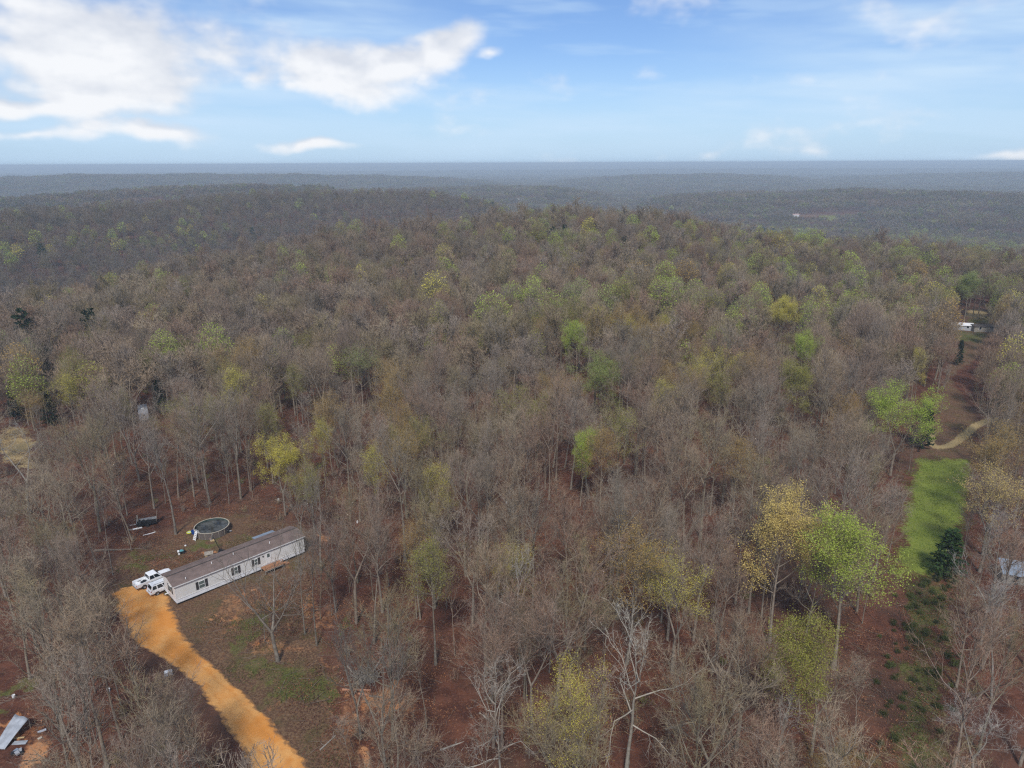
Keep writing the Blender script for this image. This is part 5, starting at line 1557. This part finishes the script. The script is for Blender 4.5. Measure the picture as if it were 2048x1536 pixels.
def gn_scatter(name, A, collection):
    me = bpy.data.meshes.new(name)
    n = len(A['x']); me.vertices.add(n)
    me.vertices.foreach_set('co', np.stack([A['x'], A['y'], terrain(A['x'], A['y'])], 1).astype(np.float32).ravel())
    def fa(nm, kind, arr, key):
        a = me.attributes.new(nm, kind, 'POINT'); a.data.foreach_set(key, arr.ravel())
    fa('variant', 'INT', A['v'].astype(np.int32), 'value'); fa('turn', 'FLOAT', A['r'].astype(np.float32), 'value')
    fa('size', 'FLOAT_VECTOR', np.stack([A['sx'], A['sx'], A['s']], 1).astype(np.float32), 'vector')
    one = np.ones((n, 1))
    fa('tint', 'FLOAT_COLOR', np.concatenate([A['t'], one], 1).astype(np.float32), 'color'); fa('leaf', 'FLOAT_COLOR', np.concatenate([A['l'], one], 1).astype(np.float32), 'color')
    me.update()
    o = link(name, me)
    ng = bpy.data.node_groups.new(name + '_nodes', 'GeometryNodeTree')
    ng.interface.new_socket('Geometry', in_out='INPUT', socket_type='NodeSocketGeometry'); ng.interface.new_socket('Geometry', in_out='OUTPUT', socket_type='NodeSocketGeometry')
    N = ng.nodes; gi = N.new('NodeGroupInput'); go = N.new('NodeGroupOutput'); ip = N.new('GeometryNodeInstanceOnPoints'); ci = N.new('GeometryNodeCollectionInfo')
    ci.inputs['Collection'].default_value = collection; ci.inputs['Separate Children'].default_value = True; ci.inputs['Reset Children'].default_value = True
    def na(nm, t):
        a = N.new('GeometryNodeInputNamedAttribute'); a.data_type = t; a.inputs[0].default_value = nm; return a.outputs[0]
    L = ng.links
    L.new(gi.outputs[0], ip.inputs['Points']); L.new(ci.outputs[0], ip.inputs['Instance']); ip.inputs['Pick Instance'].default_value = True
    L.new(na('variant', 'INT'), ip.inputs['Instance Index'])
    cx = N.new('ShaderNodeCombineXYZ'); L.new(na('turn', 'FLOAT'), cx.inputs[2])
    L.new(cx.outputs[0], ip.inputs['Rotation']); L.new(na('size', 'FLOAT_VECTOR'), ip.inputs['Scale'])
    L.new(ip.outputs[0], go.inputs[0])
    md = o.modifiers.new('scatter', 'NODES'); md.node_group = ng
    return o


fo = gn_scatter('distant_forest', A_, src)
fo['kind'] = 'stuff'; fo['label'] = 'rolling leafless spring forest reaching back to the hazy hills'; fo['category'] = 'forest'

# --- undergrowth: brush and saplings no one could count
src2 = bpy.data.collections.new('undergrowth_sources')
def bush(seed, h, n, leafy):
    g = np.random.default_rng(seed); G = TreeGeo(); P = []; D = []; L = []
    for k in range(n):
        a = g.uniform(0, 6.283); t = g.uniform(.1, .75)
        q = grow(g, np.array([g.normal() * .12 * h, g.normal() * .12 * h, -.05]), unit(np.array([math.cos(a) * t, math.sin(a) * t, 1])), h * g.uniform(.6, 1.0), 3, .03, .14)
        G.add(1, *tube_geo(q, [.022, .017, .012, .006], 3), 1, 1.0)
        for j in range(9):
            pp, dq = interp_path(q, g.uniform(.2, .99)); P.append(pp); D.append(unit(dq + g.normal(size=3) * .6)); L.append(h * g.uniform(.15, .35))
    P = np.array(P); D = np.array(D); L = np.array(L)[:, None]; m = len(P)
    s_ = unit(np.cross(D, g.normal(size=(m, 3)))) * .016
    G.add(1, np.stack([P - s_, P + s_, P + D * L], 1).reshape(-1, 3), np.arange(3 * m).reshape(-1, 3), 1, 1.1)
    if leafy:
        if leafy > 1: P = np.repeat(P, 5, 0) + g.normal(size=(m * 5, 3)) * .13; D = np.repeat(D, 5, 0); L = np.repeat(L, 5, 0); m *= 5
        Q = P + D * L + g.normal(size=(m, 3)) * .06; a = unit(g.normal(size=(m, 3))) * .12; b = unit(np.cross(a, g.normal(size=(m, 3)))) * .09
        G.add(1, np.stack([Q - a, Q + b, Q + a], 1).reshape(-1, 3), np.arange(3 * m).reshape(-1, 3), 2, 1.0)
    return G.merged('bush', TM)
ub = []
def add2(me):
    o = bpy.data.objects.new('und_%03d' % len(ub), me); src2.objects.link(o); ub.append(1); return len(ub) - 1
UB = [add2(bush(500 + i, 2.0, 14, False)) for i in range(3)]; UL = [add2(bush(510 + i, 1.6, 14, True)) for i in range(2)]; UD = [add2(bush(514 + i, 1.5, 16, 2)) for i in range(2)]
US = [add2(make_tree(520 + i, 12.5, base=.45, limbs=10, spread=.24, sub=4, tw=5, fine=3, tww=.018, rad=.0058, ang=(22, 46), lean=.05).merged('sapling', TM)) for i in range(3)]
x, y, g = scatter(50, 300, 3.1, seed=31)
op = sdpoly(YARD, x, y) < 0
k = ~op & (sdpoly(DRIVE_W, x, y) > .8) & (sdpoly(MEADOW, x, y) > 1) & (g.uniform(size=len(x)) < .40 + .6 * np.exp(-((x + 48) / 26) ** 2 - ((y - 68) / 24) ** 2))
k &= ~((sdpoly(TRACK, x, y) < 4))
x, y = x[k], y[k]
xl, yl, gl = scatter(52, 150, 1.7, seed=33); kl = (sdpoly(LANE, xl, yl) < 1) & (gl.uniform(size=len(xl)) < np.clip(.62 + .4 * w_mask2(xl * 3, yl * 3), 0, 1)); x, y = np.concatenate([x, xl[kl]]), np.concatenate([y, yl[kl]])
n = len(x); roll = g.uniform(size=n)
lane = sdpoly(LANE, x, y) < 3
v = np.where(roll < .42, np.array(UB)[g.integers(0, 3, n)], np.where(roll < .5, np.array(UL)[g.integers(0, 2, n)], np.array(US)[g.integers(0, 3, n)]))
v = np.where(lane, np.array(UD)[g.integers(0, 2, n)], v)
sv = veto(x, y, np.full(n, 12.0), np.full(n, 1.0)) & (v >= US[0])
v = np.where(sv, UB[0], v)
sh = veto(x, y, np.full(n, 1.8), np.full(n, .5))
kk = ~sh | lane
x, y, v, n = x[kk], y[kk], v[kk], int(kk.sum())
s = g.uniform(.55, 1.15, n) * (1 + .6 * np.exp(-((x + 48) / 26) ** 2 - ((y - 68) / 24) ** 2))
lf = np.array([LEAFC[c] for c in ('olive', 'bronze', 'green')])[g.integers(0, 3, n)] * .5
lane = sdpoly(LANE, x, y) < 3; lf[lane] = np.array((.085, .105, .028)) * g.uniform(.5, 1.35, (lane.sum(), 1)); s[lane] *= g.uniform(.25, .75, lane.sum())
und = gn_scatter('undergrowth', dict(x=x, y=y, s=s, sx=s * g.uniform(.9, 1.3, n), v=v, t=pick_tints(g, n), l=lf, r=g.uniform(0, 6.28, n)), src2)
und['kind'] = 'stuff'; und['label'] = 'low bare brush and thin saplings growing under the trees'; und['category'] = 'undergrowth'
print('undergrowth', n)


# --- fallen leaves and grass tufts lying on the ground
src3 = bpy.data.collections.new('litter_sources'); lt = []
def add3(me):
    o = bpy.data.objects.new('lit_%03d' % len(lt), me); src3.objects.link(o); lt.append(1); return len(lt) - 1
def litter_patch(seed, size, n, lo, hi):
    g = np.random.default_rng(seed); G = TreeGeo(); P = np.stack([g.uniform(-size / 2, size / 2, n), g.uniform(-size / 2, size / 2, n), g.uniform(.03, .10, n)], 1)
    a = unit(np.stack([g.normal(size=n), g.normal(size=n), g.normal(size=n) * .35], 1)); b = unit(np.cross(a, np.stack([g.normal(size=n) * .4, g.normal(size=n) * .4, np.ones(n)], 1))); q = g.uniform(lo, hi, (n, 1))
    V = np.stack([P - a * q * .5, P + b * q * .4, P + a * q * .5, P - b * q * .4], 1).reshape(-1, 3); k = np.arange(n)[:, None] * 4
    G.add(1, V, np.concatenate([k + [0, 1, 2], k + [0, 2, 3]]), 1, np.repeat(g.uniform(.35, 1.5, (n, 1)) * np.ones((1, 3)), 4, 0))
    for k in range(7):     # sticks
        c = np.array([g.uniform(-size / 2, size / 2), g.uniform(-size / 2, size / 2), .08]); an = g.uniform(0, 6.28); d_ = np.array([math.cos(an), math.sin(an), g.uniform(0, .08)]) * g.uniform(.5, 1.6)
        G.add(1, *tube_geo([c - d_, c + g.normal(size=3) * .05, c + d_], [.035, .03, .012], 3), 0, 1.1)
    return G.merged('litter', TM)
def tuft_patch(seed, size, n, h):
    g = np.random.default_rng(seed); G = TreeGeo(); P = np.stack([g.uniform(-size / 2, size / 2, n), g.uniform(-size / 2, size / 2, n), np.full(n, -.02)], 1)
    D = unit(np.stack([g.normal(size=n) * .5, g.normal(size=n) * .5, np.ones(n)], 1)) * h * g.uniform(.5, 1.2, (n, 1)); s_ = unit(np.cross(D, g.normal(size=(n, 3)))) * .05
    G.add(1, np.stack([P - s_, P + s_, P + D], 1).reshape(-1, 3), np.arange(3 * n).reshape(-1, 3), 2, np.repeat(g.uniform(.6, 1.4, (n, 1)) * np.ones((1, 3)), 3, 0))
    return G.merged('tufts', TM)
LI = [add3(litter_patch(600 + i, 6.5, 520, .07, .22)) for i in range(4)]; TU = [add3(tuft_patch(610 + i, 3.2, 150, .22)) for i in range(3)]
x, y, g = scatter(52, 215, 4.6, seed=41)
dm = sdpoly(DRIVE_W, x, y); ml = sdpoly(MEADOW, x, y); rel = np.stack([x, y], 1) - HA; hu, hv = rel @ HU, rel @ HV
k = (dm > 3.6) & (ml > 3.5) & ~((hu > -4.5) & (hu < 26) & (hv > -5) & (hv < 9)) & (np.hypot(hu - 13.6, hv - 19.4) > 7) & (sdpoly(TRACK, x, y) > 4)
x, y = x[k], y[k]; n = len(x)
lc = np.array([(.19, .07, .038), (.23, .105, .052), (.11, .045, .03), (.19, .115, .065)])[g.integers(0, 4, n)] * g.uniform(.8, 1.1, (n, 1))
x2, y2, g2 = scatter(52, 215, 2.6, seed=42)
gm = ell(PH['grass'], x2, y2); yd2 = sdpoly(YARD, x2, y2); dm2 = sdpoly(DRIVE_W, x2, y2); rel = np.stack([x2, y2], 1) - HA; hu, hv = rel @ HU, rel @ HV
k = ((gm > .35) | ((yd2 < 0) & (g2.uniform(size=len(x2)) < .12)) | ((dm2 > 0) & (dm2 < 2.6) & (g2.uniform(size=len(x2)) < .6)) | (sdpoly(MEADOW, x2, y2) < 1.5)) & (dm2 > 1.2) & ~((hu > -1.8) & (hu < 23.8) & (hv > -1.8) & (hv < 6.7)) & ~((hu > -5) & (hu < 4.5) & (hv > 4) & (hv < 12)) & (np.hypot(hu - 13.6, hv - 19.4) > 5)
x2, y2 = x2[k], y2[k]; m = len(x2)
gc = np.array([(.10, .13, .03), (.14, .15, .04), (.20, .16, .075), (.085, .10, .028)])[g2.integers(0, 4, m)] * g2.uniform(.8, 1.2, (m, 1))
md_ = sdpoly(MEADOW, x2, y2) < 1.5; gc[md_] = np.array((.15, .20, .035)) * g2.uniform(.75, 1.25, (md_.sum(), 1))
J = lambda a, b: np.concatenate([a, b])
sA = J(np.ones(n), g2.uniform(.6, 1.2, m))
lit = gn_scatter('leaf_litter', dict(x=J(x, x2), y=J(y, y2), s=sA, sx=J(np.ones(n), np.ones(m)), v=J(np.array(LI)[g.integers(0, 4, n)], np.array(TU)[g2.integers(0, 3, m)]), t=J(lc, gc), l=J(lc, gc), r=J(g.uniform(0, 6.28, n), g2.uniform(0, 6.28, m))), src3)
lit['kind'] = 'stuff'; lit['label'] = 'dead leaves, sticks and grass tufts covering the ground'; lit['category'] = 'leaf litter'

# ------------------------------------------------------------------ haze
hz = MB().box(-27000, 27000, -27000, 27000, -86, 71).build('haze', M['bark'])
hm = bpy.data.materials.new('haze_air'); hm.use_nodes = True
t = NT(hm.node_tree); t.n.clear()
vo = t.new('ShaderNodeVolumePrincipled'); vo.inputs['Color'].default_value = (.74, .88, 1.0, 1); vo.inputs['Density'].default_value = 2.25e-4; vo.inputs['Anisotropy'].default_value = 0.0
mo = t.new('ShaderNodeOutputMaterial'); t.l.new(vo.outputs[0], mo.inputs['Volume'])
hz.data.materials.clear(); hz.data.materials.append(hm); hz['kind'] = 'stuff'; hz['label'] = 'pale blue haze in the air over the hills'; hz['category'] = 'haze'
hz.display_type = 'WIRE'
